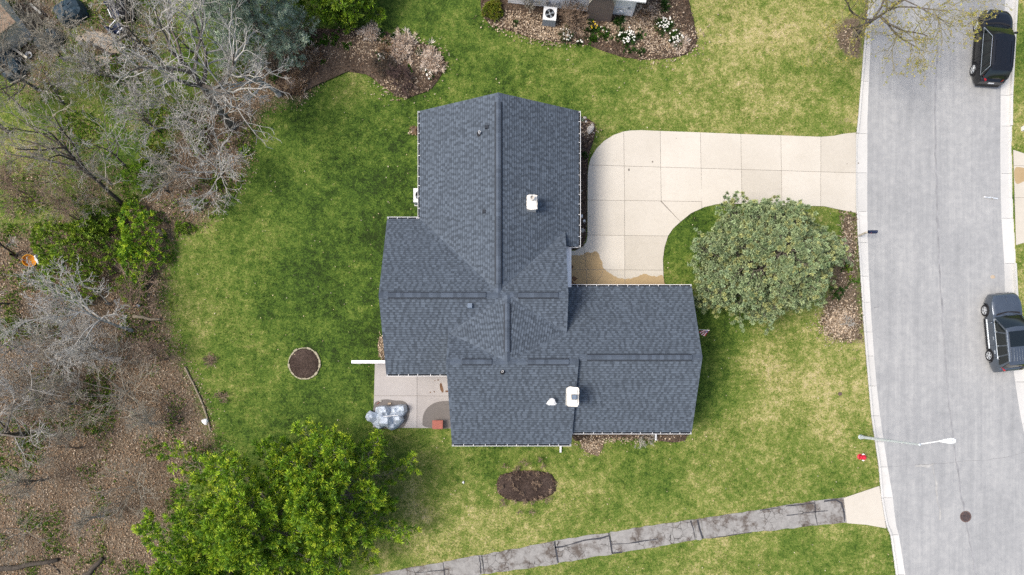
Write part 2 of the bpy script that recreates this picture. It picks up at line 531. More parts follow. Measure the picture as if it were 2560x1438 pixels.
M = dict(
    ground=ground_mat(),
    road=road_mat(), path=path_mat(), shingle=shingle_mat(),
    drive=concrete_mat('driveway_concrete', (0.415, 0.380, 0.315), (0.52, 0.482, 0.412), (0.37, 0.325, 0.255)),
    patio=concrete_mat('patio_concrete', (0.285, 0.265, 0.252), (0.365, 0.345, 0.332), (0.25, 0.225, 0.205)),
    kerb=concrete_mat('kerb_concrete', (0.40, 0.395, 0.372), (0.53, 0.52, 0.488), (0.35, 0.345, 0.32)),
    joint=plain('joint_soil', (0.19, 0.17, 0.145), 0.95, 0.1),
    wet=concrete_mat('damp_concrete', (0.105, 0.095, 0.088), (0.15, 0.137, 0.128), (0.09, 0.08, 0.07)),
    tanstain=concrete_mat('tan_stained_concrete', (0.29, 0.205, 0.105), (0.38, 0.28, 0.155), (0.20, 0.14, 0.075), 1.2),
    rust=plain('rust_stain', (0.13, 0.075, 0.045), 0.9, 0.1, var=0.4, scale=9),
    seal=plain('crack_sealer', (0.035, 0.036, 0.042), 0.7, 0.3, var=0.3),
    seam=plain('road_seam', (0.235, 0.236, 0.238), 0.9, 0.2, var=0.25, scale=2),
    patch=plain('pale_road_patch', (0.335, 0.33, 0.31), 0.9, 0.2, var=0.2, scale=5),
    white=plain('white_metal', (0.66, 0.66, 0.65), 0.45, 0.4, var=0.06),
    vinyl=plain('white_vinyl', (0.80, 0.78, 0.77), 0.4, 0.4, var=0.05),
    siding=siding_mat('pale_siding', (0.82, 0.81, 0.78)),
    siding2=siding_mat('cream_siding', (0.60, 0.58, 0.52)),
    brick=brick_mat(),
    stucco=plain('chimney_crown_mortar', (0.70, 0.66, 0.58), 0.9, 0.2, var=0.18, scale=5, bump=0.3),
    deck=plain('roof_metal_and_gap_shade', (0.022, 0.026, 0.033), 0.7, 0.3),
    ventcap=plain('slate_painted_vent', (0.12, 0.155, 0.20), 0.6, 0.35),
    black=plain('black_rubber', (0.012, 0.012, 0.014), 0.7, 0.3),
    dark=plain('dark_inside', (0.015, 0.016, 0.018), 0.9, 0.1),
    tin=plain('galvanised_metal', (0.55, 0.58, 0.60), 0.4, 0.5, 0.4, var=0.1),
    lamp=plain('pale_lamp_aluminium', (0.50, 0.54, 0.56), 0.45, 0.5, var=0.05),
    lampw=plain('white_lamp_housing', (0.82, 0.82, 0.80), 0.35, 0.5, var=0.04),
    hyd=plain('red_hydrant_paint', (0.52, 0.012, 0.035), 0.4, 0.5, var=0.12),
    hydw=plain('white_hydrant_cap', (0.75, 0.75, 0.78), 0.4, 0.5, var=0.05),
    acgrey=plain('grey_casing', (0.20, 0.23, 0.26), 0.5, 0.4),
    acwhite=plain('pale_casing', (0.62, 0.63, 0.63), 0.45, 0.4, var=0.06),
    iron=plain('rusty_iron', (0.10, 0.066, 0.058), 0.8, 0.3, var=0.35, scale=20),
    mulch=mulch_mat('brown_mulch', (0.026, 0.018, 0.012), (0.080, 0.057, 0.041), (0.19, 0.145, 0.105)),
    mulchd=mulch_mat('dark_mulch', (0.016, 0.011, 0.009), (0.050, 0.035, 0.028), (0.13, 0.095, 0.078)),
    straw=mulch_mat('pale_leafy_mulch', (0.05, 0.032, 0.02), (0.16, 0.115, 0.075), (0.34, 0.27, 0.19)),
    stone=plain('pale_stone', (0.52, 0.47, 0.40), 0.85, 0.2, var=0.25, scale=8, bump=0.4),
    cobble=plain('grey_stone', (0.33, 0.31, 0.28), 0.85, 0.2, var=0.3, scale=8, bump=0.4),
    edging=plain('weathered_edging', (0.30, 0.27, 0.19), 0.9, 0.2, var=0.3, scale=10),
    timber=bark_mat('weathered_timber', (0.16, 0.13, 0.09), (0.34, 0.29, 0.21)),
    redwood=plain('terracotta_plastic', (0.27, 0.085, 0.06), 0.6, 0.3, var=0.12),
    bark=bark_mat('grey_bark', (0.065, 0.055, 0.045), (0.20, 0.175, 0.145)),
    barkd=bark_mat('dark_bark', (0.035, 0.028, 0.022), (0.10, 0.085, 0.068)),
    twig=bark_mat('pale_twig', (0.22, 0.205, 0.175), (0.54, 0.52, 0.475), 3),
    twigg=bark_mat('grey_twig', (0.17, 0.15, 0.112), (0.41, 0.375, 0.305), 3),
    twigb=bark_mat('brown_twig', (0.14, 0.095, 0.066), (0.36, 0.265, 0.19), 3),
    twigo=bark_mat('mossy_twig', (0.15, 0.135, 0.06), (0.34, 0.30, 0.16), 3),
    leaf=tint_mat('foliage', 0.55, 0.25, 0.2),
    dryleaf=tint_mat('dry_leaf', 0.9, 0.1),
    tarp=plain('silver_grey_tarpaulin', (0.40, 0.45, 0.51), 0.55, 0.5, var=0.25, scale=4),
    blue=plain('dark_teal_cover', (0.022, 0.042, 0.058), 0.6, 0.3, var=0.3),
    weed=plain('weed', (0.1, 0.15, 0.03)),
    navy=plain('navy_cloth', (0.012, 0.02, 0.05), 0.7, 0.3, var=0.3),
    orange=plain('orange_plastic', (0.72, 0.33, 0.02), 0.45, 0.4),
    cream=plain('cream_board', (0.50, 0.46, 0.38), 0.7, 0.3),
    flagstone=plain('sandy_flagstone', (0.36, 0.29, 0.21), 0.9, 0.15, var=0.2, scale=3, bump=0.2),
    brownroof=plain('brown_roofing', (0.13, 0.10, 0.085), 0.9, 0.2, var=0.3, scale=9),
    fred=plain('flag_red', (0.35, 0.02, 0.03), 0.8), fwhite=plain('flag_white', (0.7, 0.68, 0.66), 0.8), fblue=plain('flag_blue', (0.015, 0.025, 0.10), 0.8),
    paintk=glossy('black_car_paint', (0.004, 0.004, 0.005), 0.25, 0.35),
    paintg=glossy('grey_car_paint', (0.085, 0.104, 0.128), 0.30, 0.8, 0.55),
    cladding=plain('black_cladding', (0.016, 0.016, 0.017), 0.6, 0.3),
    glass=glossy('tinted_car_glass', (0.006, 0.009, 0.009), 0.06, 0.3, 0.0, 0.6),
    chrome=plain('chrome_trim', (0.66, 0.70, 0.72), 0.22, 0.6, 0.8, var=0.03),
    rim=plain('alloy_rim', (0.60, 0.62, 0.63), 0.3, 0.5, 0.6, var=0.05),
    tail=glossy('red_tail_lamp', (0.38, 0.006, 0.012), 0.15, 0.5),
    head=glossy('clear_head_lamp', (0.42, 0.45, 0.47), 0.12, 0.5),
    cloud=plain('plate_white', (0.75, 0.75, 0.74), 0.5),
)
# ------------------------------------------------------------------ outlines (photograph pixels at ground level)
KW_BACK = [(2182, -200), (2172, 0), (2164, 64), (2153, 200), (2145, 300), (2140, 345), (2139, 431), (2141, 528), (2145, 600), (2151, 690),
           (2157, 790), (2165, 890), (2171, 960), (2178, 1040), (2197, 1168), (2203, 1245), (2214, 1310), (2226, 1338), (2240, 1438), (2285, 1700)]
KW_ROAD = [(2200, -200), (2190, 0), (2180, 64), (2174, 200), (2170, 300), (2170, 431), (2170, 528), (2171, 600), (2174, 690), (2180, 790),
           (2187, 890), (2193, 960), (2202, 1040), (2221, 1168), (2234, 1245), (2241, 1310), (2249, 1338), (2265, 1438), (2310, 1700)]
KE_ROAD = [(2528, -200), (2515, 0), (2504, 237), (2503, 375), (2504, 470), (2506, 545), (2510, 610), (2513, 660), (2515, 740), (2521, 820), (2537, 930),
           (2550, 1020), (2566, 1100), (2590, 1200), (2650, 1438), (2730, 1700)]
KE_BACK = [(2558, -200), (2545, 0), (2532, 237), (2531, 375), (2532, 470), (2535, 545), (2539, 610), (2541, 660), (2545, 740), (2553, 820), (2569, 930),
           (2582, 1020), (2598, 1100), (2622, 1200), (2682, 1438), (2762, 1700)]
DRIVE = [(2139, 332), (2108, 335), (2085, 340), (2052, 342.6), (1951, 339), (1851, 335.7), (1750, 331.6), (1650, 328), (1603, 326), (1575, 327), (1559, 329.4),
         (1534, 338), (1510, 353), (1491, 372), (1477, 396), (1472, 413), (1469.5, 436), (1468.8, 500), (1468.8, 588), (1466, 605), (1457, 617),
         (1438, 627), (1410, 629), (1410, 745), (1660, 745), (1659, 716), (1658, 676), (1657, 649), (1661, 618), (1670, 590), (1683, 571), (1702, 554),
         (1728, 533), (1761, 518), (1791, 511), (1819, 509), (1848, 510), (1950, 513), (2060, 516), (2104, 525.6), (2139, 532)]
PATIO = [(937.6, 903), (935, 1004), (933, 1068), (1020, 1070), (1150, 1071), (1150, 903)]
PATH_UP = [(700, 1486), (880, 1450), (1036, 1416), (1107, 1406), (1198, 1388), (1290, 1371), (1386, 1353), (1455, 1341), (1523, 1331), (1625, 1314), (1727, 1300), (1850, 1281), (1965, 1264), (2036, 1252), (2107, 1245)]
PATH_LO = [(720, 1560), (900, 1505), (1050, 1468), (1120, 1452), (1208, 1436), (1310, 1423), (1394, 1408.5), (1465, 1396), (1534, 1386), (1650, 1366), (1757, 1348), (1869, 1332), (1986, 1320), (2045, 1314), (2115, 1308)]
APRON = [(2109, 1245), (2198, 1215), (2203, 1250), (2215, 1321), (2166, 1312), (2117, 1308)]
EDRIVE = [(2533, 375), (2560, 384), (2760, 392), (2760, 606), (2560, 607), (2540, 613)]
WOODS = [(-500, 600), (60, 575), (230, 545), (340, 500), (400, 445), (420, 380), (450, 300), (520, 220), (620, 150), (720, 80), (760, 60), (800, 190),
         (750, 245), (700, 250), (655, 280), (625, 350), (610, 430), (560, 500), (500, 560), (440, 590), (415, 640), (412, 750), (432, 860), (463, 918),
         (490, 970), (510, 1020), (527, 1078), (540, 1120), (470, 1190), (430, 1300), (410, 1438), (420, 1800), (-500, 1800)]
BED_NW = [(1117, 158), (1100, 195), (1073, 228), (1017, 247), (984, 236), (948, 208), (920, 186), (892, 181), (850, 178), (808, 178), (781, 200), (767, 222),
          (744, 241), (700, 236), (690, 190), (725, 120), (767, 72), (850, 75), (920, 70), (950, 74), (989, 91), (1031, 92), (1050, 110), (1095, 120)]
BED_N = [(1205, 40), (1225, 62), (1262, 72), (1300, 85), (1345, 100), (1400, 106), (1440, 110), (1480, 116), (1520, 132), (1565, 146), (1615, 150),
         (1675, 146), (1725, 132), (1745, 108), (1738, 70), (1725, 20), (1715, -40), (1215, -80), (1200, 0)]
BED_DRIVE = [(1425, 295), (1462, 292), (1490, 312), (1488, 336), (1476, 370), (1470, 400), (1467, 440), (1467, 595), (1458, 615), (1440, 625), (1410, 628), (1405, 300)]
BED_KERB = [(2096, 524), (2141, 530), (2150, 700), (2158, 800), (2162, 858), (2113, 860), (2068, 842), (2046, 800), (2066, 730), (2086, 655), (2102, 590)]
BED_TREE = [(2085, 70), (2110, 42), (2150, 38), (2161, 60), (2155, 140), (2140, 148), (2110, 138), (2088, 105)]
BED_S = [(1425, 1060), (1430, 1100), (1460, 1104), (1520, 1098), (1580, 1094), (1640, 1100), (1690, 1108), (1718, 1098), (1722, 1060)]
BED_W = [(942, 850), (952, 902), (985, 905), (985, 840), (960, 835)]
STRAW_S = [(1452, 1096), (1508, 1094), (1510, 1120), (1496, 1142), (1478, 1134), (1448, 1110)]
OVAL = [(1240, 1213), (1250, 1188), (1285, 1177), (1330, 1176), (1372, 1182), (1392, 1205), (1388, 1230), (1358, 1248), (1310, 1254), (1268, 1248), (1244, 1232)]
RING_C = (761, 909)
HOUSE_PX = [(1030, 300), (1030, 555), (985, 555), (985, 900), (1140, 900), (1140, 1075), (1410, 1075), (1410, 1050), (1690, 1050), (1690, 735), (1420, 735), (1420, 300)]
MEADOW_BLOBS = [  # px, py, radius, lawn tone: 0 deep green .. 1 straw
    (880, 420, 260, .17), (900, 620, 200, .10), (780, 760, 150, .15), (600, 620, 150, .38), (520, 760, 110, .42), (700, 480, 150, .28), (860, 860, 110, .12),
    (620, 940, 130, .34), (740, 1010, 130, .25), (880, 230, 110, .42), (1180, 130, 130, .24), (1150, 240, 90, .30), (1450, 180, 160, .38), (1700, 220, 150, .56), (1960, 120, 170, .66),
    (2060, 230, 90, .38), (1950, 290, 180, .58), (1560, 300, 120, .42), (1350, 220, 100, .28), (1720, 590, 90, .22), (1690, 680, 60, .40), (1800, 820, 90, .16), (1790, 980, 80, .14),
    (1960, 900, 130, .66), (2010, 1020, 170, .68), (2060, 1150, 120, .42), (1850, 1130, 150, .48), (1600, 1150, 130, .36), (1480, 1230, 130, .44), (1350, 1300, 150, .55),
    (1120, 1330, 130, .60), (1080, 1190, 100, .46), (1220, 1160, 90, .38), (1960, 1220, 150, .48), (1750, 1250, 150, .46), (1500, 1410, 130, .48), (1800, 1390, 170, .54), (2100, 1380, 120, .42),
    (1980, 1340, 90, .40), (250, 260, 190, .36), (100, 330, 150, .42), (330, 380, 120, .28), (60, 480, 150, .46), (2550, 280, 60, .55), (2570, 680, 70, .58), (2620, 1000, 200, .5), (1850, 560, 90, .24),
    (2080, 290, 70, .62), (2000, 840, 90, .48), (1640, 100, 60, .45)]
BEDS = [BED_NW, BED_N, BED_DRIVE, BED_S, OVAL]

def to_px(P):
    return np.stack([CX + P[:, 0] * F / H, CY - P[:, 1] * F / H], 1)

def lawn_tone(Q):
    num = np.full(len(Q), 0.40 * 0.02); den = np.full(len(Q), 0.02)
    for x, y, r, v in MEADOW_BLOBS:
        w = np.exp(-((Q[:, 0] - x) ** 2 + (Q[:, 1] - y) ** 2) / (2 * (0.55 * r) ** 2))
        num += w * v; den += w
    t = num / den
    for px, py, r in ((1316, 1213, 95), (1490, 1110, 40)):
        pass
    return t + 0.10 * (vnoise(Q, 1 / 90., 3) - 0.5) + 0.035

def litter_mask(Q):
    d = edge_dist(Q, WOODS)
    s = np.where(inside(Q, WOODS), d, -d)
    m = np.clip(0.5 + s / 110.0, 0, 1)
    for poly, sd in ((BED_KERB, 46.0), (BED_TREE, 30.0)):
        d = edge_dist(Q, poly)
        m = np.maximum(m, np.clip(0.42 + np.where(inside(Q, poly), d, -d) / sd, 0, 1) * .95)
    # leaves blown over the rough grass at the wood's upper edge and over bare patches
    for x, y, r, v in ((60, 470, 150, .52), (250, 480, 130, .55), (380, 290, 130, .48), (90, 190, 110, .6), (300, 90, 190, .75), (60, 60, 170, .9), (200, 330, 150, .42), (527, 900, 24, .75), (557, 990, 20, .7),
                       (2105, 310, 45, .38), (2060, 330, 40, .3), (1105, 620, 0.1, 0), (1030, 330, 26, .3), (640, 300, 60, .3), (2150, 1290, 0.1, 0), (2555, 600, 14, .5), (1735, 1085, 14, .4)):
        if r > 1:
            m = np.maximum(m, v * np.exp(-((Q[:, 0] - x) ** 2 + (Q[:, 1] - y) ** 2) / (2 * (0.6 * r) ** 2)))
    return m

# ------------------------------------------------------------------ the ground: one sheet out to the horizon
def axis(lo, hi, step):
    a = list(np.arange(lo, hi + 1e-6, step))
    s = step
    while a[-1] < 700:
        s *= 1.5; a.append(a[-1] + s)
    s = step
    while a[0] > -700:
        s *= 1.5; a.insert(0, a[0] - s)
    return np.array(a)

gx = np.unique(np.round(np.concatenate([axis(-34, 34, 0.2), np.arange(20.2, 24.6, 0.05), np.arange(29.0, 33.6, 0.05)]), 3)); gy = axis(-14, 26, 0.2)
GX, GY = np.meshgrid(gx, gy)
P2 = np.stack([GX.ravel(), GY.ravel()], 1)
Q2 = to_px(P2)
kw = interp(KW_BACK, Q2[:, 1]) + 1.2
ke = interp(KE_BACK, Q2[:, 1]) - 1.2
in_road = (Q2[:, 0] > kw) & (Q2[:, 0] < ke)
gz = -0.02 + 0.03 * (vnoise(P2, 0.8, 5) - 0.6) + 0.012 * (vnoise(P2, 3.0, 6) - 0.5)
gz[in_road] = -0.35
nx, ny = len(gx), len(gy)
ii, jj = np.meshgrid(np.arange(nx - 1), np.arange(ny - 1))
q = (jj * nx + ii).ravel()
GF = np.stack([q, q + 1, q + nx + 1, q + nx], 1)
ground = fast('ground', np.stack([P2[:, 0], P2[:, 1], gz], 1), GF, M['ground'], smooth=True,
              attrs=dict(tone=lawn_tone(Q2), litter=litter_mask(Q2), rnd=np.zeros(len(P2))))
tag(ground, kind='structure')

# ------------------------------------------------------------------ road, kerbs
ys = np.arange(-200, 1701, 20)
V = []
for y in ys:
    a = interp(KW_ROAD, y) - 3; b = interp(KE_ROAD, y) + 3
    for k in range(9):
        t = k / 8
        p = G(a + (b - a) * t, y)
        V.append((p[0], p[1], -0.085 + 0.05 * (1 - (2 * t - 1) ** 2)))
Fc = []
for j in range(len(ys) - 1):
    for k in range(8):
        a = j * 9 + k
        Fc.append((a, a + 9, a + 10, a + 1))
road = tag(obj('road', V, Fc, M['road'], smooth=True), kind='structure')

def strip(pts, w, z, wob=0.0, seed=0):
    """thin flat ribbon along pixel points, as vertices and faces in world coordinates"""
    rr = random.Random(seed)
    P = [np.array(G(*p)[:2]) for p in pts]
    # resample
    D = [P[0]]
    for a, b in zip(P[:-1], P[1:]):
        n = max(1, int(np.linalg.norm(b - a) / 0.35))
        D += [a + (b - a) * (k + 1) / n for k in range(n)]
    V, Fc = [], []
    for k, p in enumerate(D):
        d = D[min(k + 1, len(D) - 1)] - D[max(k - 1, 0)]
        d /= np.linalg.norm(d) + 1e-9
        nrm = np.array([-d[1], d[0]])
        ww = w * (1 + wob * rr.uniform(-1, 1)) / 2
        o = nrm * rr.uniform(-1, 1) * wob * w
        V += [(*(p + o + nrm * ww), z), (*(p + o - nrm * ww), z)]
        if k: Fc.append((2 * k - 2, 2 * k - 1, 2 * k + 1, 2 * k))
    return V, Fc

def road_z(x, y):
    px, py = to_px(np.array([[x, y]]))[0]
    a = interp(KW_ROAD, py) - 3; b = interp(KE_ROAD, py) + 3
    t = min(1, max(0, (px - a) / (b - a)))
    return -0.085 + 0.05 * (1 - (2 * t - 1) ** 2)

def road_strip(name, pts, w, m, wob, seed, lift=0.006):
    V, Fc = strip(pts, w, 0, wob, seed)
    V = [(v[0], v[1], road_z(v[0], v[1]) + lift) for v in V]
    return obj(name, V, Fc, M[m], road)
SEAM = [(2352, -150), (2350, 0), (2344, 120), (2338, 250), (2340, 400), (2345, 560), (2352, 720), (2362, 860), (2372, 1000), (2385, 1110), (2398, 1200), (2414, 1292), (2428, 1370), (2442, 1440), (2490, 1640)]
road_strip('road_seam', SEAM, 0.09, 'seam', 0.5, 1)
road_strip('road_crack', [(2222, 1168), (2290, 1163), (2350, 1160), (2400, 1154), (2470, 1150), (2530, 1142), (2575, 1128)], 0.022, 'seam', 0.8, 2)
road_strip('repair_strip', [(2290, 1166), (2335, 1162)], 0.16, 'patch', 0.5, 3)
road_strip('repair_strip', [(2335, 1165), (2345, 1240), (2352, 1300)], 0.07, 'patch', 0.9, 4)
road_strip('road_crack', [(2186, 770), (2200, 768)], 0.04, 'seam', 0.8, 5)

def kerb(name, back, edge, joints, drop, flip):
    root = tag(empty(name, G(interp(back, 700), 700, -0.1)), kind='structure')
    for a, b in zip(joints[:-1], joints[1:]):
        n = max(2, int(abs(b - a) / 22))
        low = drop[0] <= a and b <= drop[1]
        top = -0.045 if low else 0.035
        V, Fc = [], []
        for k in range(n + 1):
            y = a + 0.35 + (b - a - 0.7) * k / n
            x0, x1 = interp(back, y), interp(edge, y)
            s = 1
            W = (x1 - x0) / 41.67
            t0, t1 = 0.11 / abs(W), 0.145 / abs(W)
            prof = [(0, -0.4), (0, top), (t0, top), (t1, -0.10), (0.55, -0.095), (1, -0.08), (1, -0.4)]
            for t, z in prof:
                p = G(x0 + (x1 - x0) * t, y)
                V.append((p[0], p[1], z))
        m = 7
        for k in range(n):
            for i in range(m - 1):
                q = k * m + i
                f = (q, q + 1, q + m + 1, q + m)
                Fc.append(f if not flip else f[::-1])
        Fc.append(tuple(range(m))); Fc.append(tuple(range(n * m, n * m + m))[::-1])
        obj('kerb_section', V, Fc, M['kerb'], root)
    return root
kerb('kerb_west', KW_BACK, KW_ROAD, [-180, -80, 20, 110, 202, 333, 431, 528, 606, 690, 755, 830, 890, 965, 1040, 1105, 1168, 1245, 1338, 1438, 1530, 1640], (333, 528), False)
kerb('kerb_east', KE_BACK, KE_ROAD, [-180, -60, 60, 147, 237, 314, 433, 545, 658, 770, 880, 955, 1060, 1170, 1290, 1420, 1540], (314, 658), True)

# manhole cover
c = G(2415, 1292); mz = road_z(c[0], c[1])
mh = empty('manhole_cover', (c[0], c[1], mz))
MB().lathe((c[0], c[1], mz - 0.05), [(0.34, 0), (0.34, 0.062), (0.30, 0.062), (0.30, 0.05)], 28, cap=False).build('rim', M['iron'], mh)
MB().lathe((c[0], c[1], mz - 0.05), [(0.295, 0), (0.295, 0.057)], 28).build('cover_plate', M['iron'], mh)
b = MB()
for i in range(-3, 4):
    for j in range(-3, 4):
        if i * i + j * j < 11: b.box((c[0] + i * 0.078, c[1] + j * 0.078, mz + 0.0072), (0.05, 0.05, 0.012), 0.4)
tag(b.build('raised_stud', M['seal'], mh), kind='stuff')
tag(mh, 'round rusty manhole cover on the road near the cracked path', 'manhole')

# ------------------------------------------------------------------ concrete panels
def panel_set(rootname, outline, cells, mat, top, base, stains=(), inset=0.42):
    n = len(outline)
    c = G(sum(p[0] for p in outline) / n, sum(p[1] for p in outline) / n, base)
    root = tag(empty(rootname, c), kind='structure')
    MB().prism([G(*p)[:2] for p in outline], -0.2, base).build('joint_bed', M['joint'], root)
    for cell in cells:
        poly = clip_cell(outline, cell, inset)
        if len(poly) < 3: continue
        po = MB().prism([G(*p)[:2] for p in poly], base + 0.001, top).build('concrete_panel', mat, root)
        for st, m, nm in stains:
            sp = clip_cell(st, cell, inset + 0.1)
            if len(sp) >= 3:
                w = [G(*p)[:2] for p in sp]
                po2 = MB().prism(w, top - 0.001, top + 0.0035).build(nm, M[m], root)
                po2.parent = po
                po2.location = (0, 0, 0)
    return root

def y1(x): return 413 + (x - 1472) * 0.0295
def y2(x): return 500.5 + (x - 1469) * 0.0137
def y3(x): return 588 + (x - 1469) * 0.0126
def y4(x): return 674 + (x - 1421) * 0.0084
cols = [(1440, 1440), (1559, 1561.5), (1650, 1653), (1750, 1755), (1851, 1855.5), (1951, 1955.5), (2052, 2051), (2160, 2160)]
cells = []
for k in range(7):
    (l0, l1), (r0, r1) = cols[k], cols[k + 1]
    ml, mr = (l0 + l1) / 2, (r0 + r1) / 2
    cells.append([(l0, 300), (r0, 300), (mr, y1(mr)), (ml, y1(ml))])
    bot = 560 if k >= 3 else y2(ml)
    cells.append([(ml, y1(ml)), (mr, y1(mr)), (r1 + (6 if k >= 3 else 0) * 0, bot if k >= 3 else y2(mr)), (l1, bot)])
cells.append([(1653, y2(1653)), (1754, y2(1754)), (1754.3, 527), (1702, 556)])
cells.append([(1561.5, y2(1561)), (1653, y2(1653)), (1702, 556), (1735, 590), (1735, y3(1735)), (1561.5, y3(1561))])
cells.append([(1440, y2(1440)), (1561.5, y2(1561)), (1561.5, y3(1561)), (1440, y3(1440))])
cells.append([(1561.5, y3(1561)), (1735, y3(1735)), (1735, y4(1735)), (1562, y4(1562))])
cells.append([(1562, y4(1562)), (1735, y4(1735)), (1735, 760), (1562.5, 760)])
cells.append([(1456, y3(1456)), (1561.5, y3(1561)), (1562, y4(1562)), (1466, y4(1466))])
cells.append([(1466, y4(1466)), (1562, y4(1562)), (1562.5, 760), (1468, 760)])
cells.append([(1422, 595), (1457, 595), (1466, y4(1466)), (1422, y4(1422))])
cells.append([(1422, y4(1422)), (1466, y4(1466)), (1468, 760), (1422, 760)])
cells.append([(1395, 600), (1422, 600), (1422, 760), (1395, 760)])
TAN = smooth_poly([(1416, 646), (1430, 638), (1452, 640), (1466, 630), (1480, 633), (1493, 627), (1501, 646), (1507, 665), (1512, 677), (1530, 685), (1545, 697), (1575, 698), (1600, 688), (1612, 684),
       (1625, 690), (1640, 692), (1656, 687), (1662, 700), (1662, 730), (1416, 730)], 2)
TAN = [(x + R.uniform(-1.6, 1.6), y + R.uniform(-1.6, 1.6)) for x, y in TAN]
driveway = panel_set('driveway', DRIVE, cells, M['drive'], 0.03, 0.006, [(TAN, 'tanstain', 'water_stain')])
V, Fc = strip([(1507, 678), (1503, 690), (1494, 702), (1487, 712)], 0.022, 0.0375, 0.5, 9)
obj('hairline_crack', V, Fc, M['joint'], driveway)
b = MB()
for x, y, s in ((1436, 697, .35), (1430, 668, .25), (1437, 712, .3), (1428, 705, .3)):
    pp = [G(x + s * 22 * math.cos(a) * R.uniform(.5, 1.2), y + s * 18 * math.sin(a) * R.uniform(.5, 1.2))[:2] for a in np.linspace(0, 6.28, 11)[:-1]]
    b.prism(pp, 0.033, 0.0385)
b.build('leaf_stain', M['rust'], driveway)
for x, y, s in ((1690, 347, .02), (2117, 410, .03), (2148, 407, .035), (1475, 542, .03), (1631, 405, .05), (1572, 425, .06)):
    c = G(x, y)
    MB().lathe((c[0], c[1], 0.028 if x < 2139 else -0.099), [(s, 0), (s * .9, .008)], 8, sx=1.4).build('dark_spot', M['joint'], driveway)

pc = [[(900, 880), (1043, 880), (1043, 989.8), (900, 989.8)], [(1043, 880), (1170, 880), (1170, 990.5), (1043, 989.8)],
      [(900, 989.8), (1043, 989.8), (1042, 1090), (900, 1090)], [(1043, 989.8), (1170, 990.5), (1170, 1090), (1042, 1090)]]
def zp(L): return [(860 + a / 4.7925, 860 + b_ / 4.7925) for a, b_ in L]
WET1 = smooth_poly(zp([(350, 705), (430, 672), (520, 660), (620, 680), (700, 675), (760, 710), (790, 790), (785, 860), (745, 950), (718, 1010), (520, 1015), (345, 1010)]), 2)
WET2 = smooth_poly(zp([(942, 1015), (940, 900), (958, 820), (1010, 750), (1090, 702), (1180, 682), (1300, 684), (1400, 690), (1400, 1015)]), 2)
RST = [smooth_poly(zp(L), 1) for L in ([(1150, 465), (1172, 470), (1185, 520), (1198, 570), (1180, 588), (1160, 560), (1148, 520)], [(1030, 572), (1042, 572), (1042, 588), (1030, 588)], [(1075, 565), (1092, 568), (1090, 582), (1074, 580)],
                                       [(1120, 425), (1138, 425), (1138, 440), (1120, 440)], [(1212, 560), (1250, 556), (1250, 580), (1214, 578)], [(1084, 434), (1096, 436), (1094, 448), (1084, 446)])]
PALE = smooth_poly(zp([(1170, 430), (1210, 425), (1260, 440), (1260, 560), (1215, 545), (1195, 500)]), 1)
patio = panel_set('patio', PATIO, pc, M['patio'], 0.035, 0.006,
                  [(WET1, 'wet', 'damp_patch'), (WET2, 'wet', 'damp_patch')] + [(r_, 'rust', 'rust_stain') for r_ in RST])
panel_set('path_apron', APRON, [[(2080, 1180), (2240, 1180), (2240, 1340), (2080, 1340)]], M['drive'], 0.02, 0.004)
panel_set('neighbour_driveway', EDRIVE, [[(2500, 360), (2780, 360), (2780, 418), (2500, 414)], [(2500, 414), (2780, 418), (2780, 496), (2500, 494)], [(2500, 494), (2780, 496), (2780, 640), (2500, 640)]],
          M['drive'], 0.02, 0.004, [(smooth_poly([(2534, 418), (2552, 418), (2575, 425), (2575, 448), (2556, 455), (2543, 462), (2536, 455)], 2), 'tanstain', 'water_stain')])

# ------------------------------------------------------------------ asphalt path in sections
path = tag(empty('path', G(1600, 1350)), kind='structure')
def pu(x): return np.interp(x, [p[0] for p in PATH_UP], [p[1] for p in PATH_UP])
def pl(x): return np.interp(x, [p[0] for p in PATH_LO], [p[1] for p in PATH_LO])
cuts = [720, 900, 1107, 1203, 1388, 1525, 1735, 1752, 2036, 2111]
for a, b_ in zip(cuts[:-1], cuts[1:]):
    xs = list(np.linspace(a + 0.4, b_ - 0.4, max(3, int((b_ - a) / 14))))
    up = [(x, pu(x) + R.uniform(-1.6, 1.6)) for x in xs]
    lo = [(x + 7, pl(x + 7) + R.uniform(-1.8, 1.8)) for x in xs]
    MB().prism([G(*p)[:2] for p in up + lo[::-1]], -0.1, 0.012).build('asphalt_section', M['path'], path)
def pstrip(pts, w, seed):
    V, Fc = strip(pts, w, 0.0165, 0.5, seed)
    obj('crack_seal', V, Fc, M['seal'], path)
pstrip([(1107, 1407), (1111, 1430), (1114, 1454)], .05, 1); pstrip([(1040, 1432), (1080, 1428), (1120, 1424)], .04, 2)
pstrip([(1197, 1389), (1201, 1410), (1203, 1434)], .07, 3); pstrip([(1206, 1388), (1209, 1412), (1210, 1434)], .06, 4)
pstrip([(1385, 1354), (1389, 1380), (1394, 1407)], .08, 5); pstrip([(1387, 1370), (1425, 1362), (1460, 1352), (1500, 1346), (1522, 1340)], .09, 6)
pstrip([(1523, 1332), (1528, 1356), (1531, 1384)], .09, 7); pstrip([(1530, 1362), (1570, 1358), (1610, 1352), (1645, 1348)], .06, 8); pstrip([(1530, 1384), (1555, 1380)], .07, 17)
pstrip([(1726, 1301), (1732, 1322), (1738, 1350)], .07, 9); pstrip([(1744, 1299), (1750, 1322), (1756, 1347)], .09, 10)
pstrip([(1965, 1265), (2000, 1262), (2034, 1258)], .06, 11); pstrip([(1966, 1289), (2000, 1284), (2036, 1280), (2070, 1277)], .05, 12)
pstrip([(2036, 1254), (2038, 1285), (2044, 1312)], .06, 13); pstrip([(1780, 1346), (1830, 1338), (1880, 1331)], .05, 14)
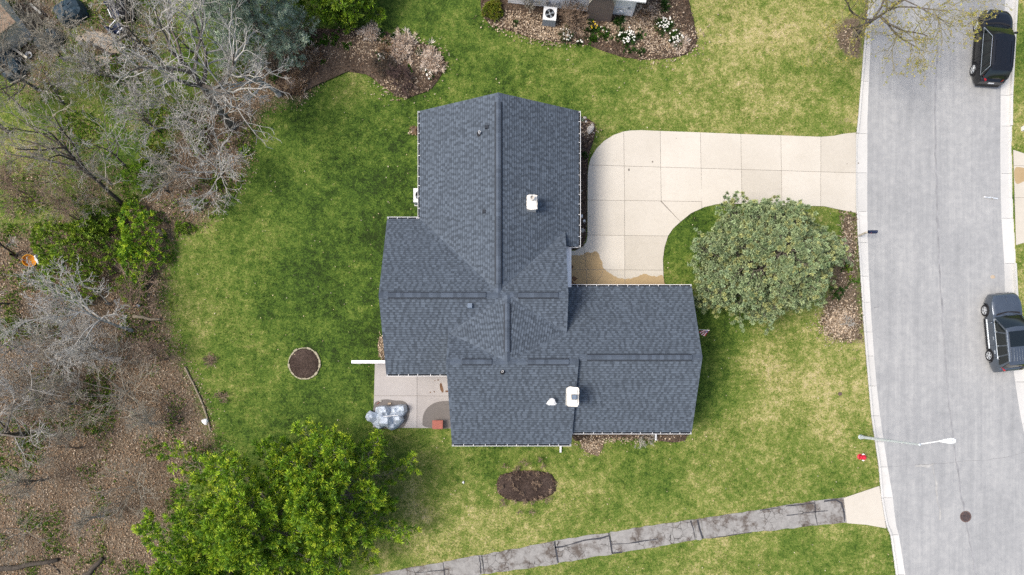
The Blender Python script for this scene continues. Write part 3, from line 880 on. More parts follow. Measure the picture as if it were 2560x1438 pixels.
pstrip([(2060, 1252), (2090, 1248), (2103, 1258), (2108, 1280), (2112, 1304)], .07, 15); pstrip([(1900, 1276), (1950, 1270)], .05, 16)

# ------------------------------------------------------------------ planting beds (low mounds of mulch)
def mound(name, poly, m, h=0.05, z0=0.006, smooth=1, jit=1.8, parent=None):
    poly = smooth_poly(poly, smooth)
    poly = [(x + R.uniform(-jit, jit), y + R.uniform(-jit, jit)) for x, y in poly]
    W = np.array([G(*p)[:2] for p in poly])
    c = W.mean(0)
    V = [(*c, z0 + h)]
    rings = (0.985, 0.93, 0.8, 0.6, 0.35)
    n = len(W)
    V2 = [(x, y, -0.06) for x, y in W] + [(x, y, z0) for x, y in W]
    Fc = []
    for k, r in enumerate(rings):
        for x, y in W:
            q = c + (np.array([x, y]) - c) * r
            hh = h * (1 - r ** 3) * R.uniform(.6, 1.3) + 0.3 * h
            V2.append((q[0], q[1], z0 + hh))
    V2.append((*c, z0 + h))
    for k in range(len(rings) + 1):
        for i in range(n):
            j = (i + 1) % n
            Fc.append((k * n + i, k * n + j, (k + 1) * n + j, (k + 1) * n + i))
    k = len(rings) + 1
    for i in range(n):
        Fc.append((k * n + i, k * n + (i + 1) % n, len(V2) - 1))
    ar = sum(W[i][0] * W[(i + 1) % n][1] - W[(i + 1) % n][0] * W[i][1] for i in range(n))
    if ar < 0: Fc = [f[::-1] for f in Fc]
    o = obj(name, V2, Fc, M[m], parent, smooth=True)
    if parent is None: tag(o, kind='structure')
    return o

mound('mulch_bed', BED_NW, 'mulch', 0.08)
mound('mulch_bed', BED_N, 'mulch', 0.05)
mound('mulch_bed', BED_DRIVE, 'mulchd', 0.03)
mound('mulch_bed', BED_S, 'mulch', 0.03, jit=3)
mound('mulch_bed', BED_W, 'straw', 0.02, jit=2)
mound('bare_patch', STRAW_S, 'straw', 0.02, z0=0.012, jit=4)
mound('mulch_bed', OVAL, 'mulchd', 0.16, jit=2.5)

rb = empty('ring_bed', G(RING_C[0], RING_C[1]))
pol = [(RING_C[0] + 37 * math.cos(a), RING_C[1] + 37 * math.sin(a)) for a in np.linspace(0, 2 * math.pi, 25)[:-1]]
mound('soil', pol, 'mulchd', 0.10, parent=rb, smooth=0, jit=.5)
for k in range(22):
    a0, a1 = 2 * math.pi * (k + .04) / 22, 2 * math.pi * (k + .96) / 22
    r0, r1 = 37.2 + R.uniform(-.8, .8), 40.6 + R.uniform(-1, 1)
    pp = [G(RING_C[0] + r_ * math.cos(a), RING_C[1] + r_ * math.sin(a))[:2] for r_, a in ((r0, a0), (r1, a0), (r1, (a0 + a1) / 2), (r1, a1), (r0, a1))]
    MB().prism(pp, -.03, .07 + R.uniform(-.02, .025)).build('edging_stone', M['edging'], rb)
tag(rb, 'round dark soil bed ringed with pale edging stones on west lawn', 'flower bed')

te = empty('timber_edging', G(495, 1000))
LOGS = [(463, 917), (474, 941), (486, 963), (497, 987), (508, 1012), (516, 1036), (522, 1058), (527, 1078)]
for a, b_ in zip(LOGS[:-1], LOGS[1:]):
    p, q_ = np.array(G(*a)), np.array(G(*b_))
    d = (q_ - p) * 0.02
    MB().tube([p + d + (0, 0, .05), (p + q_) / 2 + (0, 0, .055), q_ - d + (0, 0, .05)], [.055, .06, .055], 8).build('edging_log', M['timber'], te)
tag(te, 'curved row of weathered edging logs between leaf litter and lawn', 'edging')
# ------------------------------------------------------------------ the main house
ZE, K = 2.75, 0.551
SE = (H - ZE) / F
def solve_y(y_eave, z_eave, sgn, py):
    """plan y on the slope rising from an eave (sgn -1: towards south) that is seen at row py"""
    y = y_eave
    for _ in range(60):
        z = z_eave + abs(y - y_eave) * K
        y = (CY - py) * (H - z) / F
    return y, z_eave + abs(y - y_eave) * K
XW, XE = (1050 - CX) * SE, (1446 - CX) * SE
XR = (XW + XE) / 2
ZN = ZE + (XR - XW) * K
YN, YC = (CY - 278) * SE, (CY - 548) * SE
YR, ZR = solve_y(YC, ZE, -1, 738)
YV = YC - (XR - XW)
XCW = (968 - CX) * SE
XCE = (1421 - CX) * (H - ZR) / F
YCS = 0.558 + 0.0
for _ in range(40):
    z_ = ZR - (YR - YCS) * K
    YCS = (CY - 935) * (H - z_) / F
ZCS = ZR - (YR - YCS) * K
YDN, YDS = (CY - 717) * SE, (CY - 1080) * SE
YDR = (YDN + YDS) / 2
ZDR = ZE + (YDN - YDR) * K
XDE = (1729 - CX) * SE
YSR, ZSR = solve_y(YDN, ZE, -1, 905)
YSS = -3.2
for _ in range(40):
    z_ = ZSR - (YSR - YSS) * K
    YSS = (CY - 1110) * (H - z_) / F
ZSS = ZSR - (YSR - YSS) * K
s1, s2 = (H - ZSR) / F, (H - ZSS) / F
XSW0, XSW1 = (1115 - CX) * s1, (1130 - CX) * s2
XSE0, XSE1 = (1447 - CX) * s1, (1428 - CX) * s2
YA = (ZE + YDN * K - ZR + YR * K) / (2 * K)          # low point of the saddle, between the two long slopes
ZA = ZR - (YR - YA) * K
X2 = (1268 - CX) * (H - ZR) / F                       # saddle ridge
XAW = (1121 - CX) * (H - ZA) / F
YNE = (CY - 618) * SE
zce = ZE + (XE - XCE) * K
PLANES = [  # (polygon, up-slope direction in plan)
    ([(XW, YN, ZE), (XR, YN, ZN), (XR, YV, ZN), (XW, YC, ZE)], (1, 0)),
    ([(XE, YN, ZE), (XE, YNE, ZE), (XCE, YNE, zce), (XCE, YC - (XE - XCE), zce), (XR, YV, ZN), (XR, YN, ZN)], (-1, 0)),
    ([(XCW, YC, ZE), (XW, YC, ZE), (XR, YV, ZN), (XCE, YC - (XE - XCE), zce), (XCE, YR, ZR), (XCW, YR, ZR)], (0, -1)),
    ([(XCW, YR, ZR), (X2, YR, ZR), (XAW, YA, ZA), (-3.15, YA, ZA), (-3.15, YCS, ZCS), (XCW, YCS, ZCS)], (0, 1)),
    ([(X2, YR, ZR), (XCE, YR, ZR), (XCE, YA, ZA)], (0, 1)),
    ([(X2, YR, ZR), (XAW, YA, ZA), (X2, YSR, ZSR)], (1, 0)),
    ([(X2, YR, ZR), (X2, YSR, ZSR), (XCE, YA, ZA)], (-1, 0)),
    ([(XSW0, YSR, ZSR), (X2, YSR, ZSR), (XAW, YA, ZA)], (0, -1)),
    ([(X2, YSR, ZSR), (XSE0, YSR, ZSR), (XSE0, YDR, ZDR), (XDE, YDR, ZDR), (XDE, YDN, ZE), (2.6, YDN, ZE), (2.6, YA, ZA), (XCE, YA, ZA)], (0, -1)),
    ([(XSW0, YSR, ZSR), (XSW1, YSS, ZSS), (XSE1, YSS, ZSS), (XSE0, YSR, ZSR)], (0, 1)),
    ([(3.1, YDR, ZDR), (3.1, YDS, ZE), (XDE, YDS, ZE), (XDE, YDR, ZDR)], (0, 1)),
]
house = tag(empty('ranch_house', (0.5, 5.0, 0.0)), 'sprawling house under dark slate-grey shingle roofs with white gutters', 'house')
hroof = None
tabs_all = []

def plane_frame(poly, up):
    P = [np.array(p) for p in poly]
    # least squares plane
    A = np.array([[p[0], p[1], 1] for p in P]); zz = np.array([p[2] for p in P])
    co = np.linalg.lstsq(A, zz, rcond=None)[0]
    nrm = np.array([-co[0], -co[1], 1.0]); nrm /= np.linalg.norm(nrm)
    g = np.array([co[0], co[1], 0.0]); g /= np.linalg.norm(g)
    v = g + np.array([0, 0, g @ np.array([co[0], co[1], 0])]); v /= np.linalg.norm(v)
    u = np.cross(v, nrm)
    o = P[0]
    return o, u, v, nrm

def shingle_plane(poly, up, rr):
    o, u, v, nrm = plane_frame(poly, up)
    UV = [((np.array(p) - o) @ u, (np.array(p) - o) @ v) for p in poly]
    us = [a for a, _ in UV]; vs = [b for _, b in UV]
    UVa = np.array(UV)
    tabs = []
    ex = 0.143
    v0 = min(vs)
    row = 0
    while v0 + row * ex < max(vs) - 0.02:
        va, vb = v0 + row * ex, v0 + (row + 1) * ex
        a = min(us) - rr.uniform(0, .35)
        drk = rr.random() < .5
        while a < max(us):
            drk = not drk if rr.random() < .88 else drk
            w = rr.uniform(.10, .17) if drk else rr.uniform(.12, .24)
            b_ = a + w
            cell = np.array([(a, va), (b_, va), (b_, vb), (a, vb)])
            ins = inside(cell * 0.9999 + 0.0001 * cell.mean(0), UV)
            th = rr.choice((0.006, 0.007, 0.015, 0.017)) + rr.uniform(0, .003)
            if ins.all():
                q = [(a, va), (b_, va), (b_, vb), (a, vb)]
            elif not ins.any() and not inside(cell.mean(0)[None], UV)[0]:
                a = b_; continue
            else:
                q = clip_cell(UV, [tuple(c_) for c_ in cell])
                if len(q) < 3:
                    a = b_; continue
            vmin = va
            top = [o + u * p_ + v * q_ + nrm * (th + (0.003 - th) * min(1, max(0, (q_ - vmin) / ex)) + 0.02) for p_, q_ in q]
            tabs.append((top, nrm, bool(len(q) == 4 and ins.all()), (.074 if drk else .107) * rr.uniform(.86, 1.14)))
            a = b_
        row += 1
    return tabs

rr = random.Random(5)
roof_deck = MB()
Vr, Fr = [], []
cand = []
for poly, up in PLANES:
    o, u, v, nrm = plane_frame(poly, up)
    n = len(poly)
    V = [np.array(p) + (0, 0, -0.17) for p in poly] + [np.array(p) + nrm * 0.012 for p in poly]
    roof_deck.add(V, [tuple(range(n, 2 * n)), tuple(range(n))[::-1]] + [(i, (i + 1) % n, n + (i + 1) % n, n + i) for i in range(n)])
    cand += shingle_plane(poly, up, rr)
hroof = roof_deck.build('roof', M['deck'], house)
me = hroof.data
bm = bmesh.new(); bm.from_mesh(me); bmesh.ops.recalc_face_normals(bm, faces=bm.faces); bm.to_mesh(me); bm.free()
# the shingles nearest the camera are single pieces, the rest one mass
order = sorted([i for i, c_ in enumerate(cand) if c_[2]], key=lambda i: -cand[i][0][0][2])[:300]
single = set(order)
def tab_geo(top, nrm, whole=False):
    k = len(top)
    if whole:
        a_, b_, c_, d_ = top
        m0, m1 = a_ + (d_ - a_) * .72, b_ + (c_ - b_) * .72
        V = [tuple(p) for p in (a_, b_, m1, m0, m0 + nrm * .0008, m1 + nrm * .0008, c_, d_, a_ - nrm * .016, b_ - nrm * .016)]
        return V, [(0, 1, 2, 3), (4, 5, 6, 7), (0, 8, 9, 1), (3, 2, 5, 4)]
    V = [tuple(p) for p in top] + [tuple(p - nrm * 0.016) for p in top]
    Fc = [tuple(range(k))] + [(i, k + i, k + (i + 1) % k, (i + 1) % k) for i in range(k)]
    return V, Fc
mass = MB()
tcol = []
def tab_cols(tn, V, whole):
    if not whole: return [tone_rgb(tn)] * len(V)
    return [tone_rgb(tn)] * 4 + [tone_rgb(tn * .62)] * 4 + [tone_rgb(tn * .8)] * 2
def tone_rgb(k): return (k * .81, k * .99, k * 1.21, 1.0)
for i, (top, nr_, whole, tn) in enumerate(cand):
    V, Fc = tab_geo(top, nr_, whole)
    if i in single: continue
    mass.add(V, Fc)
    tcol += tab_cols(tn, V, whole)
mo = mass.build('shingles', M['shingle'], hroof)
at = mo.data.attributes.new('tint', 'FLOAT_COLOR', 'POINT')
at.data.foreach_set('color', np.array(tcol, dtype=np.float32).ravel())
tag(mo, kind='stuff')
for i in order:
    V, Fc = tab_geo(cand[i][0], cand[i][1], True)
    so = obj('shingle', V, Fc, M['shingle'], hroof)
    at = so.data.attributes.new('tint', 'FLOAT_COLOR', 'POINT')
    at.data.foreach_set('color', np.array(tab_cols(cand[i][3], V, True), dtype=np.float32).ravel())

# ridges: flat caps with raised vents, each cap a piece
MCAP = []
for k in range(5):
    sh = 0.066 + 0.007 * k
    MCAP.append(plain('ridge_cap_tone', (sh * .86, sh * 1.06, sh * 1.34), 0.9, 0.2, var=0.15, scale=30))
def ridge_cap(p, q_, w, lift, slope, name, parent, length=0.21):
    p, q_ = np.array(p), np.array(q_)
    d = q_ - p; L = np.linalg.norm(d); d /= L
    sd = np.array([-d[1], d[0], 0])
    n = max(1, int(round(L / length)))
    for k in range(n):
        a, b_ = p + d * L * k / n, p + d * L * (k + 1.0) / n
        V = []
        for c_, lf in ((a, lift + .008), (b_, lift + .002)):
            V += [c_ + sd * w / 2 + (0, 0, -slope * w / 2 + lf), c_ + (0, 0, lf + .004), c_ - sd * w / 2 + (0, 0, -slope * w / 2 + lf)]
            V += [c_ + sd * w / 2 + (0, 0, -slope * w / 2 - .02), c_ - sd * w / 2 + (0, 0, -slope * w / 2 - .02)]
        Fc = [(0, 1, 6, 5), (1, 2, 7, 6), (3, 0, 5, 8), (2, 4, 9, 7), (0, 3, 4, 2, 1), (5, 6, 7, 9, 8)]
        obj(name, V, Fc, MCAP[rr.randrange(5)], parent)
def at_px(px_a, px_b, ridge):
    pass
def ridge(p, q_, vents):
    """ridge from p to q_; vents = list of (t0, t1) fractions carrying a raised vent"""
    p, q_ = np.array(p), np.array(q_)
    rl = empty('ridge_line', tuple((p + q_) / 2), house)
    rl.location = tuple((p + q_) / 2 - wloc(house))
    t = 0.0
    for a, b_ in list(vents) + [(1.0, 1.0)]:
        if a - t > 0.01: ridge_cap(p + (q_ - p) * t, p + (q_ - p) * a, 0.30, 0.030, K, 'ridge_cap', rl)
        if b_ > a:
            pa, pb = p + (q_ - p) * a, p + (q_ - p) * b_
            d = (pb - pa) / np.linalg.norm(pb - pa); sd = np.array([-d[1], d[0], 0])
            V = []
            for c_ in (pa, pb):
                V += [c_ + sd * .185 + (0, 0, -.16), c_ + sd * .185 + (0, 0, -.02), c_ + (0, 0, .082), c_ - sd * .185 + (0, 0, -.02), c_ - sd * .185 + (0, 0, -.16)]
            obj('ridge_vent', V, [(0, 1, 6, 5), (1, 2, 7, 6), (2, 3, 8, 7), (3, 4, 9, 8), (0, 4, 3, 2, 1), (5, 6, 7, 8, 9)], M['deck'], rl)  # dark flange wider than the caps, standing in for the gap shadow
            ridge_cap(pa, pb, 0.25, 0.092, K * .9, 'ridge_cap', rl)
        t = b_
ridge((XR, YN, ZN), (XR, YR - .1, ZN + .05), [(0.045, 0.935)])
ridge((XCW, YR, ZR), (XCE, YR, ZR), [(0.05, 0.565), (0.735, 0.945)])
ridge((X2, YR, ZR + .05), (X2, YSR, ZSR + .05), [(0.13, 0.85)])
ridge((XSW0, YSR, ZSR), (XSE0, YSR, ZSR), [(0.12, 0.345), (0.615, 0.925)])
ridge((XSE0 + .02, YDR, ZDR), (XDE, YDR, ZDR), [(0.065, 0.915)])

# walls under the roof
wallb = MB()
o_ = 0.40
wallb.prism([(XW + o_, YN - o_), (XE - o_, YN - o_), (XE - o_, 5), (XW + o_, 5)], -.1, ZE + .05)
wallb.prism([(XCW + o_, YC - o_), (XCE - .3, YC - o_), (XCE - .3, YCS + o_), (XCW + o_, YCS + o_)], -.1, ZE + .12)
wallb.prism([(XSW1 + .35, 2), (XSE1 - .2, 2), (XSE1 - .2, YSS + o_), (XSW1 + .35, YSS + o_)], -.1, ZE + .02)
wallb.prism([(XCE - .31, YDN - o_), (XDE - o_, YDN - o_), (XDE - o_, YDS + o_), (XCE - .31, YDS + o_)], -.1, ZE + .06)
wallb.build('wall', M['siding'], house)
def gable(a, b_, c_):
    a, b_, c_ = [np.array(q_) for q_ in (a, b_, c_)]
    nn = np.cross(b_ - a, c_ - a); nn /= np.linalg.norm(nn)
    V = [q_ + nn * s for s in (-.04, .04) for q_ in (a, b_, c_)]
    obj('gable_wall', V, [(0, 1, 2), (5, 4, 3), (0, 3, 4, 1), (1, 4, 5, 2), (2, 5, 3, 0)], M['siding'], house)
gable((XW + .4, YN - .4, ZE - .05), (XE - .4, YN - .4, ZE - .05), (XR, YN - .4, ZN - .25))
gable((XCW + .4, YC - .4, ZE), (XCW + .4, YCS + .4, ZE), (XCW + .4, YR, ZR - .25))
gable((XDE - .4, YDN - .4, ZE), (XDE - .4, YDS + .4, ZE), (XDE - .4, YDR, ZDR - .25))
gable((XCE - .28, YC - 1, ZE - .3), (XCE - .28, YCS + .4, ZE), (XCE - .28, YR, ZR - .25))
gable((XSW1 + .3, YDN - 1.5, ZE), (XSW1 + .3, YSS + .4, ZE), (XSW1 + .3, YSR, ZSR - .25))
gable((XSE1 - .25, YDN - 1.5, ZE), (XSE1 - .25, YSS + .4, ZE), (XSE1 - .25, YSR, ZSR - .25))
gd = MB().box((6.2, YDN - o_ + .02, 0.0), (4.9, .08, 2.15)).build('garage_door', M['white'], house)
for k in range(4): MB().box((6.2, YDN - o_ + .075, .04 + k * .53), (4.8, .03, .49)).build('door_panel', M['vinyl'], gd).location = (0, 0, 0)
def window(x, y, z, w, h, axis_):
    d = (w, .08, h) if axis_ == 'x' else (.08, w, h)
    f = MB().box((x, y, z), d).build('window', M['white'], house)
    d2 = (w - .14, .1, h - .14) if axis_ == 'x' else (.1, w - .14, h - .14)
    MB().box((x, y, z + .07), d2).build('pane', M['glass'], f)
for yy in (13.2, 11.0): window(XW + o_ - .01, yy, .95, 1.3, 1.2, 'y')
for yy in (13.0, 10.4): window(XE - o_ + .01, yy, .95, 1.5, 1.2, 'y')
window(XCW + o_ - .01, YR, .8, 1.8, 1.4, 'y')
for xx in (-1.5, 1.2): window(xx, YSS + o_ - .01, .9, 1.4, 1.2, 'x')
for xx in (5.0, 7.8): window(xx, YDS + o_ - .01, .95, 1.3, 1.1, 'x')
window(XDE - o_ + .01, YDR + .2, .9, 1.7, 1.3, 'y')

# gutters with hangers
def gutter(p, q_, out, spouts=()):
    p, q_, out = np.array(p), np.array(q_), np.array(out, float)
    L = np.linalg.norm(q_ - p); d = (q_ - p) / L
    prof = [(.004, -.005), (.004, -.115), (.075, -.115), (.128, -.03), (.128, .004), (.106, .004), (.106, -.025), (.066, -.10), (.014, -.10), (.014, -.005)]
    V = []
    for c_ in (p, q_):
        V += [c_ + out * a + (0, 0, b_) for a, b_ in prof]
    k = len(prof)
    Fc = [(i, (i + 1) % k, k + (i + 1) % k, k + i) for i in range(k)]
    gt = obj('gutter', V, Fc, M['white'], house)
    V = [c_ + out * a + (0, 0, b_) for c_ in (p + d * .01, q_ - d * .01) for a, b_ in ((.016, -.02), (.098, -.02))]
    obj('dark_inner_strip', V, [(0, 1, 3, 2)], M['dark'], gt)  # flat dark strip added to darken the inside of the gutter
    for c_ in (p, q_):
        m_ = MB().add([c_ + out * a + d * s + (0, 0, b_) for s in (-.004, .004) for a, b_ in ((0, .0), (0, -.112), (.075, -.112), (.126, -.03), (.126, .0))],
                      [(0, 1, 2, 3, 4), (9, 8, 7, 6, 5)] + [(i, (i + 1) % 5, 5 + (i + 1) % 5, 5 + i) for i in range(5)])
        m_.build('end_cap', M['white'], gt)
    n = max(2, int(L / 0.56))
    for i in range(n + 1):
        c_ = p + d * (0.06 + (L - .12) * (i + (R.uniform(-.12, .12) if 0 < i < n else 0)) / n)
        V = [c_ + out * a + d * s + (0, 0, b_) for s in (-.012, .012) for a, b_ in ((-.02, .034), (.118, .012), (.118, .007), (-.02, .022))]
        obj('hanger', V, [(0, 1, 2, 3), (7, 6, 5, 4), (0, 4, 5, 1), (1, 5, 6, 2), (2, 6, 7, 3), (3, 7, 4, 0)], M['white'], gt)
    return gt
gutter((XW, YC + .0, ZE), (XW, YN, ZE), (-1, 0, 0))
gutter((XE, YNE, ZE), (XE, YN, ZE), (1, 0, 0))
gutter((XCW, YC, ZE), (XW - .13, YC, ZE), (0, 1, 0))
gutter((XCW, YCS, ZCS), (XSW1 + .02, YCS, ZCS), (0, -1, 0))
gutter((XCE + .02, YDN, ZE), (XDE, YDN, ZE), (0, 1, 0))
gutter((XSW1, YSS, ZSS), (XSE1, YSS, ZSS), (0, -1, 0))
gutter((XSE1 + .02, YDS, ZE), (XDE, YDS, ZE), (0, -1, 0))
b = MB().box((XE - .35, YNE - .01, ZE - .12), (.7, .03, .14)); b.build('fascia', M['white'], house)
# downspout legs lying on the ground
def spout(px, y_wall, py_end, px2=None):
    x = (px - CX) / 41.67; ye = (CY - py_end) / 41.67
    dn = MB().box((x, y_wall - .05, .1), (.075, .06, ZE - .2)).build('downspout', M['white'], house)
    V0 = MB().add([(x - .055, y_wall - .05, .10), (x + .055, y_wall - .05, .10), (x + .055, ye, .05), (x - .055, ye, .05), (x - .055, y_wall - .05, .18), (x + .055, y_wall - .05, .18), (x + .055, ye, .13), (x - .055, ye, .13)],
                  [(3, 2, 1, 0), (4, 5, 6, 7), (0, 1, 5, 4), (1, 2, 6, 5), (2, 3, 7, 6), (3, 0, 4, 7)])
    V0.build('spout_leg', M['white'], dn)
spout(1401, YSS + .4, 1131); spout(1638.5, YDS + .4, 1101)

# ------------------------------------------------------------------ things standing on the roof
def on_plane(i, px, py):
    o, u, v, nrm = plane_frame(*PLANES[i])
    d = np.array(G(px, py, 0)) - np.array([0, 0, H])
    c0 = np.array([0, 0, H])
    t = ((o - c0) @ nrm) / (d @ nrm)
    return c0 + d * t
def pipe_vent(i, px, py, h=.28, r=.05):
    c_ = on_plane(i, px, py)
    pv = empty('vent_pipe', tuple(c_ - wloc(house)), house)
    MB().lathe(c_ + (0, 0, -.05), [(.16, 0), (.15, .085), (.09, .12), (.085, .16)], 18).build('rubber_boot', M['black'], pv)
    MB().lathe(c_ + (0, 0, 0), [(r, 0), (r, h), (r * .75, h), (r * .7, h - .12)], 16, cap=False).build('pipe', M['white'], pv)
    MB().lathe(c_ + (0, 0, h - .13), [(r * .74, 0), (r * .74, .01)], 12).build('pipe_bore', M['dark'], pv)
pipe_vent(0, 1199, 335, .32, .062); pipe_vent(9, 1256.5, 929, .3, .058)
def box_vent(i, px, py, s, h, m):
    c_ = on_plane(i, px, py)
    MB().box(c_ + (0, 0, -.1), (s, s, h + .1), 0, .86).build('box_vent', M[m], house)
box_vent(0, 1217, 319, .20, .13, 'deck'); box_vent(0, 1210, 530, .20, .13, 'deck'); box_vent(3, 1175, 765, .28, .22, 'ventcap')
# metal flue with flashing skirt
c_ = on_plane(9, 1379, 1003)
fl = empty('flue', tuple(c_ - wloc(house)), house)
o9, u9, v9, n9 = plane_frame(*PLANES[9])
sk = [c_ + u9 * a * .30 + v9 * b_ * .24 + n9 * .05 for a, b_ in ((-.95, -.6), (-.55, -.95), (.55, -.95), (.95, -.6), (.6, .3), (-.6, .3))]
obj('flashing', sk + [p - n9 * .04 for p in sk], [tuple(range(6))] + [(i, 6 + i, 6 + (i + 1) % 6, (i + 1) % 6) for i in range(6)], M['white'], fl)
MB().lathe(c_ + (0, 0, -.1), [(.12, 0), (.11, .5)], 16).build('flue_pipe', M['tin'], fl)
MB().lathe(c_ + (0, 0, .42), [(.17, 0), (.178, .03), (.16, .10), (.09, .14), (.02, .15)], 22).build('rain_cap', M['white'], fl)

def chimney(cx, cy, wx, wy, z0, z1, flue):
    ch = empty('chimney', tuple(np.array((cx, cy, z0)) - wloc(house)), house)
    MB().box((cx, cy, z0), (wx - .10, wy - .10, z1 - z0)).build('shaft', M['siding2'], ch)
    # uneven mortar crown
    n = 28
    pts = []
    for k in range(n):
        a = 2 * math.pi * k / n
        ca, sa = math.cos(a), math.sin(a)
        r_ = 1 / max(abs(ca) / (wx / 2), abs(sa) / (wy / 2))
        pts.append((cx + ca * r_ * R.uniform(.94, 1.04), cy + sa * r_ * R.uniform(.94, 1.04)))
    bb = MB(); bb.prism(pts, z1 - .06, z1 + .05)
    pin = [(cx + (p[0] - cx) * .72, cy + (p[1] - cy) * .72) for p in pts]
    bb.prism(pin, z1 + .045, z1 + .11)
    bb.build('crown', M['stucco'], ch)
    if flue == 'round':
        MB().lathe((cx, cy + .16, z1 + .08), [(.135, 0), (.125, .30), (.10, .30), (.095, .2)], 18, cap=False).build('flue_pot', M['stucco'], ch)
        MB().lathe((cx, cy + .16, z1 + .25), [(.1, 0), (.1, .01)], 14).build('flue_bore', M['cobble'], ch)
        for dx, dy in ((.05, -.22), (.14, -.22), (-.13, -.2)): MB().lathe((cx + dx, cy + dy, z1 + .09), [(.05, 0), (.04, .03)], 8).build('mortar_lump', M['stucco'], ch)
    else:
        MB().box((cx + .06, cy - .02, z1 + .09), (.27, .27, .13)).build('flue_pot', M['dark'], ch)
        MB().box((cx + .06, cy - .02, z1 + .20), (.24, .24, .03)).build('flue_cover', M['ventcap'], ch)
p_ = G(1330, 505, 5.0); chimney(p_[0], p_[1], .56, .78, 3.0, 4.95, 'round')
p_ = G(1432, 992, 5.5); chimney(p_[0], p_[1], .64, 1.04, 3.0, 5.45, 'square')

# flag on a short pole at the east gable
fz = 2.6
fp = np.array(G(1748, 824.5, fz)); fq = np.array(G(1774, 826, fz + .35))
flag = empty('flag', tuple(fp))
MB().tube([fp, fq], .016, 6).build('pole', M['white'], flag)
d_ = (fq - fp)
for k in range(7):
    a0, a1 = k / 7, (k + 1) / 7
    V = []
    for s in (0, .33, .66, 1):
        for a in (a0, a1):
            base = fp + d_ * (.30 + .66 * (1 - a * .8))
            V.append(tuple(base + np.array((-.10 * s * (1 + a), -.30 * s * (.5 + .5 * math.cos(a * 2)), -.45 * s)) + np.array((0.02 * math.sin(9 * s + k), 0, 0))))
    obj('stripe', V, [(2 * i, 2 * i + 1, 2 * i + 3, 2 * i + 2) for i in range(3)], M['fred' if k % 2 == 0 else 'fwhite'], flag)
V = [tuple(fp + d_ * t + np.array((-.05 * s, -.15 * s + .006, -.22 * s + .012))) for s in (0, 1) for t in (.62, .94)]
obj('canton', V, [(0, 1, 3, 2)], M['fblue'], flag)
tag(flag, 'small striped flag on a short pole at the east gable', 'flag')

# white privacy screen beside the patio
a_, b_ = np.array(G(880, 905, 1.75)), np.array(G(985, 904, 1.75))
sc = empty('privacy_screen', (a_[0], a_[1], 0))
Lx = b_[0] - a_[0]
for k in range(3): MB().box((a_[0] + .07 + k * (Lx - .14) / 2, a_[1], -.1), (.13, .13, 1.86)).build('post', M['vinyl'], sc)
for k in range(2):
    MB().box((a_[0] + Lx * (.25 + .5 * k), a_[1], .08), (Lx / 2 - .16, .05, 1.6)).build('panel', M['vinyl'], sc)
MB().box(((a_[0] + b_[0]) / 2, a_[1], 1.762), (Lx + .04, .17, .06)).build('cap_rail', M['vinyl'], sc)
tag(sc, 'white vinyl privacy screen sticking out from the house over lawn', 'fence')
# ------------------------------------------------------------------ plants
def tubes_np(segs, sides):
    """segs (n, 8): p0 p1 r0 r1 -> vertices, quads"""
    S = np.asarray(segs, dtype=np.float64)
    p0, p1, r0, r1 = S[:, :3], S[:, 3:6], S[:, 6], S[:, 7]
    d = p1 - p0
    d /= np.linalg.norm(d, axis=1)[:, None] + 1e-9
    t = np.where(np.abs(d[:, 2:3]) < 0.9, np.array([[0, 0, 1.]]), np.array([[1., 0, 0]]))
    u = np.cross(d, t); u /= np.linalg.norm(u, axis=1)[:, None] + 1e-9
    v = np.cross(d, u)
    n = len(S)
    V = np.zeros((n, 2, sides, 3))
    for i in range(sides):
        a = 2 * math.pi * i / sides
        w = u * math.cos(a) + v * math.sin(a)
        V[:, 0, i] = p0 + w * r0[:, None]
        V[:, 1, i] = p1 + w * r1[:, None]
    base = (np.arange(n) * 2 * sides)[:, None]
    Fc = []
    for i in range(sides):
        j = (i + 1) % sides
        Fc.append(np.stack([base[:, 0] + i, base[:, 0] + j, base[:, 0] + sides + j, base[:, 0] + sides + i], 1))
    return V.reshape(-1, 3), np.concatenate(Fc)

def norm3(x, y, z):
    l = math.sqrt(x * x + y * y + z * z) + 1e-9
    return x / l, y / l, z / l

